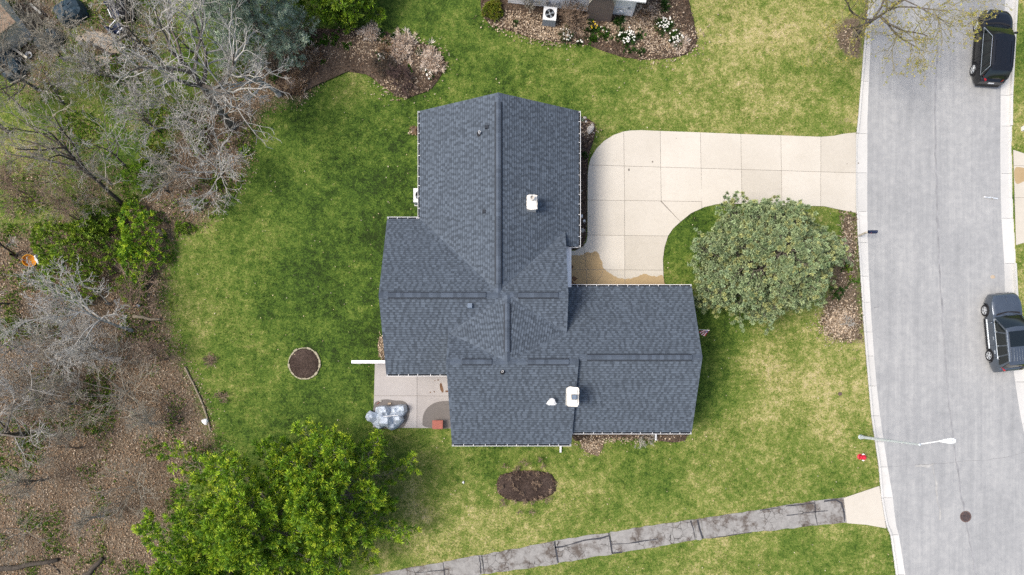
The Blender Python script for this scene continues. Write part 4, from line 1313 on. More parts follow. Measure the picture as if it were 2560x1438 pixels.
def grow(rg, p, d, L, r, lev, PL, out, tips=None):
    """one branch and its children; PL = list of per-level settings"""
    S = PL[lev]
    n = S['seg']
    st = L / n
    nodes = []
    px, py, pz = p; dx, dy, dz = d
    end = S.get('end', 0.35)
    for i in range(n):
        w = S['wander']
        dx += rg.gauss(0, w); dy += rg.gauss(0, w); dz += rg.gauss(0, w) + S['up']
        dx, dy, dz = norm3(dx, dy, dz)
        qx, qy, qz = px + dx * st, py + dy * st, pz + dz * st
        if qz < 0.12: qz = 0.12; dz = abs(dz)
        ra = r * (1 - (1 - end) * i / n); rb = r * (1 - (1 - end) * (i + 1) / n)
        out[min(lev, 3)].append((px, py, pz, qx, qy, qz, ra, rb))
        px, py, pz = qx, qy, qz
        nodes.append((px, py, pz, dx, dy, dz, rb, (i + 1) / n))
    if tips is not None and lev >= len(PL) - 2: tips.append((px, py, pz, dx, dy, dz))
    if lev + 1 < len(PL):
        C = PL[lev + 1]
        nc = rg.randint(*C['n'])
        for k in range(nc):
            t = C['from'] + (1 - C['from']) * (k + rg.random()) / nc
            nd = nodes[min(n - 1, int(t * n))]
            # direction: tilt away from the parent
            ax, ay, az = rg.gauss(0, 1), rg.gauss(0, 1), rg.gauss(0, 1)
            dot = ax * nd[3] + ay * nd[4] + az * nd[5]
            ax, ay, az = norm3(ax - dot * nd[3], ay - dot * nd[4], az - dot * nd[5])
            ang = rg.uniform(*C['ang'])
            ca, sa = math.cos(ang), math.sin(ang)
            nd_ = norm3(nd[3] * ca + ax * sa, nd[4] * ca + ay * sa, nd[5] * ca + az * sa)
            grow(rg, nd[:3], nd_, L * C['len'] * rg.uniform(.7, 1.2) * (1.15 - 0.5 * t), min(nd[6] * .8, r * C['rad']), lev + 1, PL, out, tips)

def levels(n1=(6, 8), n2=(5, 7), n3=(5, 6), n4=(3, 5), wander=.16, up=.05, l1=.62, l2=.55, l3=.5, l4=.5, a1=(.5, 1.0), seg0=7, from1=.3, end0=.35):
    L = [dict(seg=seg0, wander=.07, up=.03, end=end0),
         dict(seg=6, wander=wander, up=up, n=n1, **{'from': from1}, ang=a1, len=l1, rad=.55),
         dict(seg=5, wander=wander * 1.2, up=up * .6, n=n2, **{'from': .25}, ang=(.4, 1.0), len=l2, rad=.5),
         dict(seg=4, wander=wander * 1.3, up=up * .4, n=n3, **{'from': .2}, ang=(.4, 1.0), len=l3, rad=.5)]
    if n4: L.append(dict(seg=3, wander=wander * 1.3, up=0.0, n=n4, **{'from': .2}, ang=(.4, .9), len=l4, rad=.5))
    return L

def bare_tree(name, px, py, height, r0, PL, seed, label, cat='tree', m=('bark', 'twig'), lean=(0, 0), stems=1, group=None, spread=0.5, buds=None, rmin=0.006, z0=-.15, base=(.0, .12)):
    rmin = rmin * 1.5
    rg = random.Random(seed)
    b = np.array(G(px, py))
    root = empty(name, (b[0], b[1], 0))
    out = [[], [], [], []]
    tips = []
    for s in range(stems):
        if stems == 1: d = norm3(lean[0], lean[1], 1)
        else:
            a = 2 * math.pi * (s + rg.random() * .7) / stems
            d = norm3(math.cos(a) * spread + lean[0], math.sin(a) * spread + lean[1], 1)
        o = rg.uniform(*base) / max(.3, math.hypot(d[0], d[1])) if stems > 1 else 0
        grow(rg, (b[0] + d[0] * o, b[1] + d[1] * o, z0), d, height * rg.uniform(.85, 1.05) * (.6 if stems == 1 else .75), r0, 0, PL, out, tips)
    if stems == 1:
        out[0].insert(0, (b[0], b[1], -.2, b[0] + lean[0] * .1, b[1] + lean[1] * .1, .45, r0 * 1.55, r0 * 1.02))
    S0 = np.array(out[0] + out[1])
    S0[:, 6:8] = np.maximum(S0[:, 6:8], rmin * 1.35)
    V, Fc = tubes_np(S0, 6)
    fast('trunk' if stems == 1 else 'stems', V, Fc, M[m[0]], root, smooth=True)
    S = np.array(out[2] + out[3])
    S[:, 6:8] *= 1.0
    S[:, 6] = np.maximum(S[:, 6], rmin); S[:, 7] = np.maximum(S[:, 7], rmin * .75)
    V, Fc = tubes_np(S, 3)
    fast('crown', V, Fc, M[m[1]], root)
    if buds:
        T = np.array(tips)
        T = T[NR.random(len(T)) < buds[2]]
        tufts('buds', T[:, :3], T[:, 3:6], root, *buds[:2])
    tag(root, label, cat, group)
    return root

def blades(C, D, n, length, width, spread, seed, cup=0.0):
    """n pointed blades round each centre C along D; returns vertices and quads (4 per blade) and blade->centre index"""
    rs = np.random.default_rng(seed)
    N = len(C)
    D = D / (np.linalg.norm(D, axis=1)[:, None] + 1e-9)
    idx = np.repeat(np.arange(N), n)
    dirs = D[idx] + rs.normal(0, 1, (N * n, 3)) * spread
    dirs /= np.linalg.norm(dirs, axis=1)[:, None] + 1e-9
    t = rs.normal(0, 1, (N * n, 3))
    s = np.cross(dirs, t); s /= np.linalg.norm(s, axis=1)[:, None] + 1e-9
    ln = (length if np.isscalar(length) else length[idx]) * rs.uniform(.65, 1.25, N * n)
    wd = (width if np.isscalar(width) else width[idx]) * rs.uniform(.7, 1.3, N * n)
    base = C[idx] + dirs * (ln * .06)[:, None]
    V = np.zeros((N * n, 4, 3))
    V[:, 0] = base
    V[:, 1] = base + dirs * (ln * .5)[:, None] + s * wd[:, None] / 2
    V[:, 2] = base + dirs * ln[:, None] - np.array([0, 0, 1]) * (cup * ln)[:, None]
    V[:, 3] = base + dirs * (ln * .5)[:, None] - s * wd[:, None] / 2
    Fc = np.arange(N * n * 4).reshape(-1, 4)
    return V.reshape(-1, 3), Fc, np.repeat(idx, 4)

def tufts(name, C, D, root, cfg, palette, seed=None, colsel=None):
    """foliage mass; palette rows of rgb, chosen per tuft"""
    seed = seed if seed is not None else int(abs(C[0][0] * 1000)) % 9999
    rs = np.random.default_rng(seed)
    V, Fc, idx = blades(np.asarray(C, float), np.asarray(D, float), cfg['n'], cfg['len'], cfg['wid'], cfg['spread'], seed, cfg.get('cup', 0))
    pal = np.asarray(palette)
    k = rs.integers(0, len(pal), len(C)) if colsel is None else colsel
    col = pal[k] * rs.uniform(.78, 1.22, len(C))[:, None]
    bl = rs.uniform(.82, 1.18, len(V) // 4).repeat(4)
    return fast(name, V, Fc, M['leaf'], root, cols=(col[idx] * bl[:, None]))

def conifer(name, px, py, height, radius, seed, label, pal, cfg, prof, nb=110, twigs=12, per=4, cat='tree', droop=.0, bark='bark', trunk_r=.16, zmin=.5, sub=.42, twigm='twigg', uptw=.35, topbias=1.0, sy=1.0, var=(.70, 1.10)):
    rg = random.Random(seed)
    b = np.array(G(px, py))
    root = empty(name, (b[0], b[1], 0))
    segs, tw, C, D, hs = [], [], [], [], []
    lz = [-.2, height * .25, height * .5, height * .75, height * .96]
    pts = [(b[0], b[1], z) for z in lz]
    for k in range(4):
        segs.append((*pts[k], *pts[k + 1], trunk_r * (1 - .22 * k), trunk_r * (1 - .22 * (k + 1))))
    ga = 2.39996
    for k in range(nb):
        t = ((k + .5) / nb) ** topbias
        z = zmin + (height - zmin) * t
        a = k * ga + rg.uniform(-.3, .3)
        L = radius * prof(t) * rg.uniform(*var) * (1 + .08 * math.sin(3 * a + seed) + .07 * math.sin(7 * a + seed * 3)) + .15
        rise = rg.uniform(.05, .30) * (1 if not droop else .4) - droop * (1 - t)
        zs = max(.3, z - L * max(rise, -.2))
        ex, ey, ez = b[0] + math.cos(a) * L, b[1] + math.sin(a) * L * sy, max(.25, z)
        n = 5
        prev = (b[0], b[1], zs)
        nodes = []
        for i in range(1, n + 1):
            f = i / n
            bow = math.sin(f * math.pi) * .07 * L
            q = (b[0] + (ex - b[0]) * f + rg.gauss(0, .04 * L), b[1] + (ey - b[1]) * f + rg.gauss(0, .04 * L), zs + (ez - zs) * f - bow)
            segs.append((*prev, *q, .035 * (1.15 - f) * (radius / 4 + .4), .035 * (1.02 - f) * (radius / 4 + .4) + .004))
            nodes.append((prev, q)); prev = q
        for j in range(twigs):
            f = 0.30 + 0.70 * ((j + rg.random()) / twigs) ** .8
            i = min(n - 1, int(f * n)); u_ = f * n - i
            p, q = nodes[i]
            s0 = tuple(p[c] + (q[c] - p[c]) * u_ for c in range(3))
            side = 1 if j % 2 else -1
            aa = a + side * rg.uniform(.35, 1.15)
            tl = L * sub * (1.15 - f * .75) * rg.uniform(.6, 1.15) + .12
            e0 = (s0[0] + math.cos(aa) * tl, s0[1] + math.sin(aa) * tl, max(.15, s0[2] + tl * rg.uniform(uptw - .25, uptw + .2) - droop * .3))
            tw.append((*s0, *e0, .012, .006))
            for m_ in range(per):
                g = 1 - .72 * m_ / per + rg.uniform(-.06, .04)
                c = [s0[c_] + (e0[c_] - s0[c_]) * g + rg.gauss(0, .035) for c_ in range(3)]
                C.append(c); hs.append(t)
                D.append((math.cos(aa) * .55 + rg.gauss(0, .2), math.sin(aa) * .55 + rg.gauss(0, .2), .75 - droop * .5))
        for m_ in range(3):
            C.append([ex + rg.gauss(0, .08), ey + rg.gauss(0, .08), ez + rg.gauss(0, .05)]); hs.append(t)
            D.append((math.cos(a), math.sin(a), .7))
    for m_ in range(10):
        C.append([b[0] + rg.gauss(0, .12), b[1] + rg.gauss(0, .12), height - rg.uniform(0, .5)]); D.append((rg.gauss(0, .4), rg.gauss(0, .4), 1)); hs.append(1.)
    V, Fc = tubes_np(segs, 6); fast('trunk', V, Fc, M[bark], root, smooth=True)
    V, Fc = tubes_np(tw, 3); fast('branchlets', V, Fc, M[twigm], root)
    tufts('crown', np.array(C), np.array(D), root, cfg, pal, seed)
    tag(root, label, cat)
    return root

PINE = [(.265, .335, .165), (.31, .385, .195), (.205, .28, .135), (.35, .415, .215), (.275, .355, .195), (.385, .41, .17)]
YEWG = [(.165, .29, .020), (.235, .385, .024), (.085, .175, .018), (.33, .475, .032), (.44, .54, .042), (.125, .25, .026)]
SPRU = [(.30, .38, .27), (.37, .45, .33), (.22, .30, .21), (.43, .49, .37)]
OLIV = [(.14, .225, .022), (.20, .30, .026), (.10, .18, .02), (.25, .34, .03)]
LIME = [(.14, .19, .018), (.19, .22, .02), (.10, .145, .016), (.23, .235, .03)]
dome = lambda t: math.sqrt(max(0, 1 - t ** 2.2)) * (.86 + .14 * min(1, t * 5))
cone = lambda t: (1 - t) ** .75
cfgp = dict(n=44, len=.155, wid=.055, spread=.95)
conifer('pine_tree', 1872, 672, 6.1, 3.85, 21, 'broad blue-green pine with tufted needles beside the driveway', PINE, cfgp, dome, 175, 13, 2, trunk_r=.2, zmin=.9, sub=.27, sy=.86, var=(.80, 1.04), twigm='bark')
cfgs = dict(n=15, len=.26, wid=.052, spread=.6, cup=.10)
soft = lambda t: (1 - t ** 1.35) * (.80 + .2 * min(1, t * 6)) + .02
conifer('conifer_tree', 868, 1222, 8.6, 4.7, 31, 'feathery bright green conifer beside the tarpaulin heap and patio', YEWG, cfgs, soft, 74, 16, 4, droop=.05, trunk_r=.18, zmin=.8, sub=.27, topbias=.85)
conifer('conifer_tree', 728, 1272, 9.2, 6.0, 32, 'feathery bright green conifer in the middle of the bottom trio', YEWG, cfgs, soft, 80, 16, 4, droop=.05, trunk_r=.2, zmin=.8, sub=.27, topbias=.85)
conifer('conifer_tree', 606, 1402, 8.4, 5.9, 33, 'feathery bright green conifer at the bottom edge beside leaf litter', YEWG, cfgs, soft, 74, 16, 4, droop=.05, trunk_r=.18, zmin=.7, sub=.27, topbias=.85)
cfgb = dict(n=16, len=.19, wid=.03, spread=.7)
conifer('spruce_tree', 668, 98, 9.5, 3.2, 41, 'blue-grey spruce at the top edge behind the bare trees', SPRU, cfgb, soft, 110, 12, 4, droop=.04, trunk_r=.17, zmin=.7, sub=.36)
conifer('conifer_tree', 868, -8, 6.2, 2.6, 42, 'dark green conifer at the top edge above the mulch bed', YEWG[:3] + OLIV, cfgs, soft, 80, 11, 4, droop=.05, trunk_r=.13, zmin=.5, sub=.36)

def shrub(name, px, py, rx, ry, hgt, seed, label, pal, cfg, nclump=240, cat='shrub', twig='twigb', stems=9, part='foliage'):
    rg = random.Random(seed)
    b = np.array(G(px, py))
    root = empty(name, (b[0], b[1], 0))
    segs, C, D = [], [], []
    for k in range(stems):
        a = 2 * math.pi * k / stems + rg.random() * .5; f = rg.uniform(.4, .8)
        segs.append((b[0], b[1], -.05, b[0] + math.cos(a) * rx * f, b[1] + math.sin(a) * ry * f, hgt * rg.uniform(.55, .85), .022, .008))
    V, Fc = tubes_np(segs, 4); fast('stems', V, Fc, M[twig], root)
    lobes = [(rg.uniform(0, 6.28), rg.uniform(.35, .75), rg.uniform(.35, .6)) for _ in range(7)]
    while len(C) < nclump:
        a, f = rg.uniform(0, 6.28), math.sqrt(rg.random())
        edge = 1 + .16 * math.sin(3 * a + seed) + .12 * math.sin(5 * a + seed * 2)
        x, y = math.cos(a) * f * rx * edge, math.sin(a) * f * ry * edge
        top = hgt * math.sqrt(max(.05, 1 - f * f)) * (1 + .22 * math.sin(x * 3.1 / max(.4, rx) * 2 + seed) * math.cos(y * 2.7 / max(.4, ry) * 2))
        z = top * (1 - .55 * rg.random() ** 2)
        C.append((b[0] + x, b[1] + y, max(.04, z))); D.append((x / rx * .8, y / ry * .8, .7))
    tufts(part, np.array(C), np.array(D), root, cfg, pal, seed)
    tag(root, label, cat)
    return root
cl = dict(n=16, len=.20, wid=.06, spread=.85)
sm = dict(n=14, len=.13, wid=.035, spread=.8)
shrub('evergreen_shrub', 205, 650, 2.6, 2.4, 2.2, 51, 'large olive-green evergreen shrub beside the white bag', OLIV, cl, 760)
shrub('evergreen_shrub', 365, 612, 1.35, 2.3, 1.8, 52, 'tall bright green evergreen shrub at the lawn edge of the wood', YEWG, cl, 500)
shrub('evergreen_shrub', 262, 560, 1.3, 0.9, 1.3, 53, 'low dark green shrub behind the large olive shrub', OLIV[:3], cl, 200)
shrub('leafing_shrub', 395, 392, .95, .75, .9, 54, 'pale green leafing shrub under the big bare tree', LIME, dict(n=10, len=.10, wid=.06, spread=1.0), 150)
shrub('leafing_shrub', 362, 440, 1.3, .9, .6, 55, 'soft green ground-hugging shrub below the bare trees', YEWG[:3], dict(n=14, len=.16, wid=.03, spread=.8), 230)
shrub('evergreen_shrub', 500, 350, .6, 1.0, .8, 56, 'dark green shrub at the foot of the big bare trunk', OLIV, sm, 170)
shrub('evergreen_shrub', 500, 512, .5, .35, .4, 57, 'small dark green shrub on bare soil near the lawn', OLIV[:3], sm, 80)
shrub('evergreen_shrub', 462, 572, .55, .35, .4, 58, 'small deep green shrub right of the evergreen mass', OLIV[:3], sm, 80)
shrub('evergreen_shrub', 545, 460, .35, .4, .4, 59, 'tiny evergreen shrub below the drooping pale limbs', OLIV, sm, 70)
shrub('evergreen_shrub', 615, 380, .35, .3, .3, 60, 'small yellow-green shrub on the lawn below the fork', YEWG, sm, 50)
shrub('golden_shrub', 1233, 31, .56, .58, .8, 61, 'round golden-green shrub at the end of the neighbour bed', LIME, dict(n=16, len=.13, wid=.03, spread=.7), 260)
shrub('leafing_shrub', 330, 720, 1.1, .9, .6, 62, 'sparse green undergrowth shrub below the tall evergreen', OLIV, sm, 170)
shrub('leafing_shrub', 40, 830, 1.0, .9, .6, 63, 'green undergrowth shrub at the far edge beneath pale twigs', OLIV[:3], sm, 130)

# small green plants and bulbs in the beds
def herb(px, py, r, hgt, seed, label, pal, n=26, flowers=None, name='bulb_plant', cat='plant', group=None):
    rg = random.Random(seed)
    b = np.array(G(px, py))
    root = empty(name, (b[0], b[1], 0))
    C = np.array([(b[0] + rg.gauss(0, r * .42), b[1] + rg.gauss(0, r * .42), .10) for _ in range(n)])
    D = np.column_stack([(C[:, 0] - b[0]) / r * .8, (C[:, 1] - b[1]) / r * .8, np.full(n, .9)])
    tufts('leaves', C, D, root, dict(n=15, len=hgt, wid=.042, spread=.45), pal, seed)
    if flowers:
        nf, col = flowers
        V, Fc = [], []
        for k in range(nf):
            a, f = rg.uniform(0, 6.28), rg.uniform(.15, 1.0)
            c = np.array((b[0] + math.cos(a) * r * f * 1.05, b[1] + math.sin(a) * r * f * 1.05, .08 + hgt * rg.uniform(.8, 1.08)))
            s = rg.uniform(.036, .058)
            o = len(V)
            V.append(tuple(c + (0, 0, .012)))
            for i in range(6):
                V.append(tuple(c + (s * math.cos(i * 1.047 + k), s * math.sin(i * 1.047 + k), rg.uniform(-.008, .008))))
            Fc += [(o, o + 1 + i, o + 1 + (i + 1) % 6) for i in range(6)]
        fast('blossoms', np.array(V), np.array(Fc), M['leaf'], root, cols=np.array([col] * len(V)))
    tag(root, label, cat, group)
GRN = [(.035, .085, .014), (.05, .11, .02), (.03, .07, .016)]
BRG = [(.06, .15, .012), (.085, .18, .015), (.05, .12, .012)]
WHT, YEL = (.78, .76, .68), (.75, .52, .03)
herb(1413, 92, .40, .30, 1, 'white daffodil clump at the lawn edge below the pale cooling unit', GRN, 26, (26, WHT), cat='flowers')
herb(1566, 96, .50, .34, 2, 'tall white daffodil clump in the middle of the neighbour bed', GRN, 38, (42, WHT), cat='flowers')
herb(1659, 68, .46, .34, 3, 'round white daffodil clump farthest up in the neighbour bed', GRN, 36, (38, WHT), cat='flowers')
herb(1687, 101, .44, .32, 4, 'white daffodil clump at the bed end below the round clump', GRN, 32, (30, WHT), cat='flowers')
herb(1475, 77, .42, .28, 5, 'dark clump with two yellow daffodils below the brick chimney', GRN, 24, (7, YEL), cat='flowers')
herb(1508, 86, .36, .22, 6, 'green bulb leaves with one white bloom between two flower clumps', BRG[:2] + GRN, 22, (3, WHT))
herb(1484, 102, .28, .2, 7, 'bright green leafy tuft below the yellow daffodils', BRG, 18)
herb(1448, 113, .2, .16, 8, 'tiny white-flowered tuft at the lawn edge of the bed', GRN, 9, (6, WHT))
herb(1548, 57, .24, .3, 9, 'green leafy sprig under the white vent elbow', BRG[:1] + GRN, 14)
herb(1598, 90, .24, .2, 10, 'dark green tuft just beside the tall white daffodils', GRN, 14)
herb(1578, 128, .2, .16, 11, 'dark green tuft at the bed edge below daffodils', GRN, 10)
herb(1602, 134, .2, .18, 12, 'small dark green tuft lowest in the neighbour bed', GRN, 10)
herb(1657, 18, .26, .3, 13, 'dark rounded tuft near the top of the neighbour bed', GRN, 14)
herb(1289, 62, .16, .16, 14, 'little green sprouts left of the cooling unit', GRN, 8)
herb(1022, 170, .16, .14, 15, 'bright green sprout among the brown mulch', BRG, 9)
herb(955, 90, .28, .2, 16, 'dark green tuft behind the pale cut grass', GRN, 16)
herb(967, 106, .24, .18, 17, 'dark tuft in the centre top of the mulch bed', GRN, 14)
herb(985, 95, .2, .16, 18, 'small dark tuft beside the pale grass stubble', GRN, 10)
herb(954, 145, .22, .16, 19, 'low tuft with white specks in the mulch bed', GRN, 10, (9, WHT))
herb(1075, 187, .32, .14, 20, 'white-specked tuft at the lower edge of pale stubble', GRN, 14, (10, WHT))
herb(1046, 132, .2, .16, 21, 'dark tuft between the two largest pale clumps', GRN, 10)
herb(781, 108, .55, .16, 22, 'bright green ground cover left end of the mulch bed', BRG, 40)
herb(815, 104, .36, .16, 23, 'bright green ground cover below the dark conifer', BRG, 26)
herb(838, 102, .32, .15, 24, 'round bright green cushion below the dark conifer', BRG, 24)
herb(867, 119, .24, .15, 25, 'small bright green cushion alone in mulch', BRG, 16)
herb(755, 116, .3, .15, 26, 'green sprawling plant at the foot of the spruce', BRG, 20)
herb(808, 158, .14, .12, 27, 'tiny bright green sprout above the lawn edge', BRG, 7)
herb(686, 200, .3, .15, 28, 'green tuft beside the pale leaning trunk', BRG, 18)
herb(2093, 733, .5, .25, 29, 'leafy green plant in the kerbside mulch below the pine', GRN + BRG[:1], 24)
herb(2127, 705, .22, .16, 30, 'small green sprout close to the kerb in mulch', BRG, 9)
herb(2110, 672, .4, .2, 31, 'straggly green plant in the kerbside mulch beside the pine', GRN + OLIV, 20)
herb(1455, 388, .3, .16, 32, 'dark green tuft in the foundation bed by the driveway', GRN, 14)
herb(1452, 300, .2, .14, 33, 'grey-green tuft at the corner of the driveway bed', SPRU, 10)

# cut-back ornamental grasses
STRAWP = [(.58, .47, .37), (.66, .56, .46), (.46, .35, .26), (.70, .62, .53)]
TANP = [(.26, .17, .10), (.33, .23, .14), (.20, .125, .075), (.38, .28, .18)]
def stubble(px, py, r, hgt, seed, label, pal, n=60, name='ornamental_grass'):
    rg = random.Random(seed)
    b = np.array(G(px, py))
    root = empty(name, (b[0], b[1], 0))
    C = np.array([(b[0] + rg.gauss(0, r * .45), b[1] + rg.gauss(0, r * .42), .13) for _ in range(n)])
    D = np.column_stack([(C[:, 0] - b[0]) / r, (C[:, 1] - b[1]) / r, np.full(n, .55)])
    tufts('stubble', C, D, root, dict(n=20, len=hgt, wid=.036, spread=.8), pal, seed)
    tag(root, label, 'grass clump')
stubble(928, 84, .5, .3, 1, 'pale cut-back grass clump at the far side of the mulch bed', STRAWP, 46)
stubble(1013, 104, .55, .3, 2, 'pale pinkish cut-back grass clump upper of the close pair', STRAWP, 60)
stubble(1005, 135, .55, .28, 3, 'pale pinkish cut-back grass clump lower of the close pair', STRAWP, 56)
stubble(1077, 156, .72, .32, 4, 'largest straw-coloured cut-back grass clump at the bed end', STRAWP, 95)
stubble(967, 125, .5, .2, 5, 'tan flattened grass clump in the middle of the mulch bed', TANP + STRAWP[:1], 40)
stubble(775, 147, .8, .35, 6, 'spiky tan dead grass clump near the spruce', TANP + STRAWP[:1], 70)
stubble(746, 217, .6, .35, 7, 'spiky tan dead grass clump by the leaning trunk', TANP + STRAWP[:1], 55)
stubble(1700, 115, .4, .3, 8, 'pale dry stalks at the end of the neighbour bed', STRAWP, 34)
stubble(1613, 38, .45, .25, 9, 'dry straw clump beside the house corner', TANP + STRAWP[:1], 34)

# ------------------------------------------------------------------ bare trees and shrubs
oak = levels((9, 11), (6, 7), (5, 6), (3, 5), wander=.17, up=.045, l1=.66, a1=(.55, 1.25), from1=.30)
bare_tree('bare_tree', 578, 318, 12.5, .25, oak, 101, 'big bare tree with thick trunk and wide pale crown over the wood edge', m=('bark', 'twig'), lean=(-.04, .02), rmin=.008)
bare_tree('bare_tree', 697, 236, 9.5, .15, levels((7, 9), (5, 6), (5, 6), (3, 4), l1=.55), 102, 'pale-trunked bare tree leaning over the blue-grey spruce', m=('twig', 'twig'), lean=(-.02, .0), rmin=.007)
bare_tree('bare_tree', 312, 515, 11.0, .14, levels((8, 10), (5, 6), (4, 6), (3, 4), l1=.5, a1=(.4, .9)), 103, 'dark-trunked bare tree crossing the rough grass', m=('barkd', 'twigg'), lean=(.13, .15), rmin=.006)
bare_tree('bare_tree', 318, 418, 7.0, .07, levels((8, 10), (5, 6), (4, 5), None, l1=.55, a1=(.5, 1.1)), 104, 'thin bare tree with star-shaped crown on the rough grass', m=('bark', 'twig'), lean=(.0, .16), rmin=.006)
bare_tree('bare_tree', 328, 826, 8.5, .10, levels((10, 12), (6, 8), (5, 6), (3, 4), l1=.6, a1=(.5, 1.1), from1=.35), 105, 'pale bushy bare tree left of the brown forked shrub', m=('twig', 'twig'), rmin=.008)
bare_tree('bare_tree', 272, 762, 5.2, .05, levels((9, 11), (3, 4), (2, 3), None, l1=.34, a1=(.8, 1.4), from1=.25), 106, 'slim white sapling standing before the dark evergreens', m=('twig', 'twig'), lean=(.12, .42), rmin=.007)
bare_tree('bare_shrub', 325, 768, 3.6, .06, levels((5, 6), (4, 5), (4, 5), None, l1=.7), 107, 'orange-brown forked bare shrub reaching over the lawn', 'shrub', m=('twigb', 'twigb'), lean=(.75, .25), stems=3, spread=.35, rmin=.006)
bare_tree('bare_shrub', 312, 985, 4.2, .035, levels((5, 7), (5, 6), (4, 5), None, l1=.7), 108, 'many-stemmed grey bare shrub in the leaf litter by the logs', 'shrub', m=('twigg', 'twigg'), stems=8, spread=.85, rmin=.006)
bare_tree('bare_shrub', 340, 1215, 3.0, .03, levels((4, 6), (4, 5), (3, 4), None, l1=.7), 109, 'many-stemmed bare shrub beside the bottom conifers', 'shrub', m=('twigg', 'twigg'), stems=7, spread=.9, rmin=.006)
bare_tree('bare_tree', 60, 1085, 8.0, .13, levels((8, 9), (5, 6), (4, 5), (3, 4), l1=.75, a1=(.7, 1.4), from1=.12), 110, 'bare tree at the far edge with long limbs over the litter', m=('bark', 'twig'), lean=(.15, -.05), rmin=.007)
bare_tree('bare_shrub', 150, 930, 4.0, .035, levels((5, 7), (5, 6), (4, 5), None, l1=.7), 111, 'grey bare thicket shrub between pale tree and edge tree', 'shrub', m=('twigg', 'twigg'), stems=7, spread=.8, rmin=.006)
bare_tree('bare_tree', 95, 225, 8.0, .09, levels((9, 11), (6, 7), (5, 6), (3, 4), l1=.6, a1=(.4, 1.0), from1=.2), 112, 'twiggy bare tree in front of the dark teal covers', m=('bark', 'twigg'), lean=(.1, .1), rmin=.006)
bare_tree('bare_tree', 420, 175, 10.0, .12, levels((8, 10), (5, 7), (5, 6), (3, 4), l1=.58, a1=(.4, 1.0)), 113, 'bare tree behind the big one near the sandy flagstones', m=('bark', 'twig'), lean=(.0, .08), rmin=.007)
bare_tree('bare_tree', 40, 640, 6.0, .08, levels((7, 8), (4, 5), (4, 5), None, l1=.6, a1=(.6, 1.2)), 114, 'small bare tree above the orange tub at the edge', m=('barkd', 'twig'), lean=(.05, .1), rmin=.007)
bare_tree('bare_shrub', 150, 430, 3.6, .03, levels((5, 6), (5, 6), (4, 5), None, l1=.7), 115, 'thin brown bare shrub on the rough grass at the edge', 'shrub', m=('twigb', 'twigb'), stems=7, spread=.8, rmin=.005)
bare_tree('bare_shrub', 225, 480, 3.2, .03, levels((5, 6), (5, 6), (4, 5), None, l1=.7), 116, 'brown bare shrub beside the dark leaning trunk', 'shrub', m=('twigb', 'twigg'), stems=7, spread=.9, rmin=.006)
bare_tree('bare_shrub', 548, 428, 4.2, .05, levels((6, 7), (6, 7), (5, 6), None, l1=.75, a1=(.5, 1.1)), 117, 'pale drooping bare shrub overhanging the lawn below the big trunk', 'shrub', m=('twig', 'twig'), stems=6, spread=.75, rmin=.008)
bare_tree('bare_shrub', 470, 300, 3.6, .04, levels((5, 6), (6, 7), (4, 5), None, l1=.7), 118, 'pale feathery bare shrub under the big tree crown', 'shrub', m=('twig', 'twig'), stems=5, spread=.7, rmin=.007)
bare_tree('bare_shrub', 1430, 66, 1.6, .02, levels((5, 6), (5, 6), (4, 5), None, l1=.7), 119, 'orange-brown dead shrub between cooling unit and brick chimney', 'shrub', m=('twigb', 'twigb'), stems=9, spread=.55, rmin=.005)
bare_tree('bare_shrub', 1322, 20, 1.5, .02, levels((4, 5), (4, 5), (3, 4), None, l1=.6), 120, 'grey bare shrub against the pale wall', 'shrub', m=('barkd', 'twigg'), stems=5, spread=.2, rmin=.005)
bare_tree('bare_sapling', 2098, 812, 1.9, .028, levels((6, 7), (4, 5), (3, 4), None, l1=.55), 121, 'small bare sapling in pale leaf mulch beside the kerb', 'tree', m=('twig', 'twig'), lean=(.35, .1), rmin=.006)
bare_tree('bare_shrub', 1605, 1085, .9, .012, levels((4, 5), (4, 5), (3, 4), None, l1=.7), 122, 'low grey bare shrub under the south gutter', 'shrub', m=('twigg', 'twig'), stems=8, spread=.9, rmin=.005)
bare_tree('bare_shrub', 527, 902, .5, .008, levels((4, 5), (3, 4), (3, 4), None, l1=.7), 123, 'dark stubby twigs in the brown spot nearer the house', 'shrub', m=('twigb', 'twigb'), stems=6, spread=.9, rmin=.005)
bare_tree('bare_shrub', 558, 992, .5, .008, levels((4, 5), (3, 4), (3, 4), None, l1=.7), 124, 'dark stubby twigs in the brown spot by the logs', 'shrub', m=('twigb', 'twigb'), stems=6, spread=.9, rmin=.005)
bare_tree('bare_shrub', 1316, 1213, .42, .012, levels((5, 7), (4, 5), (3, 4), None, l1=.9), 125, 'low dense reddish-brown twigs filling the oval bed', 'shrub', m=('twigb', 'twigb'), stems=30, spread=1.6, rmin=.005, base=(.2, 1.6))
bare_tree('bare_shrub', 1005, 205, .9, .014, levels((5, 6), (5, 6), (4, 5), None, l1=.8), 126, 'dark reddish bare shrub in the mulch bed near the roof', 'shrub', m=('iron', 'iron'), stems=12, spread=1.1, rmin=.006)
bare_tree('bare_shrub', 965, 170, .8, .012, levels((5, 6), (5, 6), (4, 5), None, l1=.8), 127, 'brown bare shrub in the middle of the mulch bed', 'shrub', m=('barkd', 'barkd'), stems=10, spread=1.2, rmin=.006)
street = levels((12, 14), (7, 9), (6, 7), (3, 4), wander=.12, up=.02, l1=1.2, a1=(.6, 1.25), from1=.22)
bare_tree('street_tree', 2136, 88, 8.2, .125, street, 131, 'street tree with yellow-green buds reaching over the road', m=('bark', 'twigo'), lean=(.05, -.02), rmin=.0045,
          buds=(dict(n=5, len=.085, wid=.045, spread=1.2), [(.36, .33, .06), (.30, .30, .05), (.40, .33, .09)], .62))
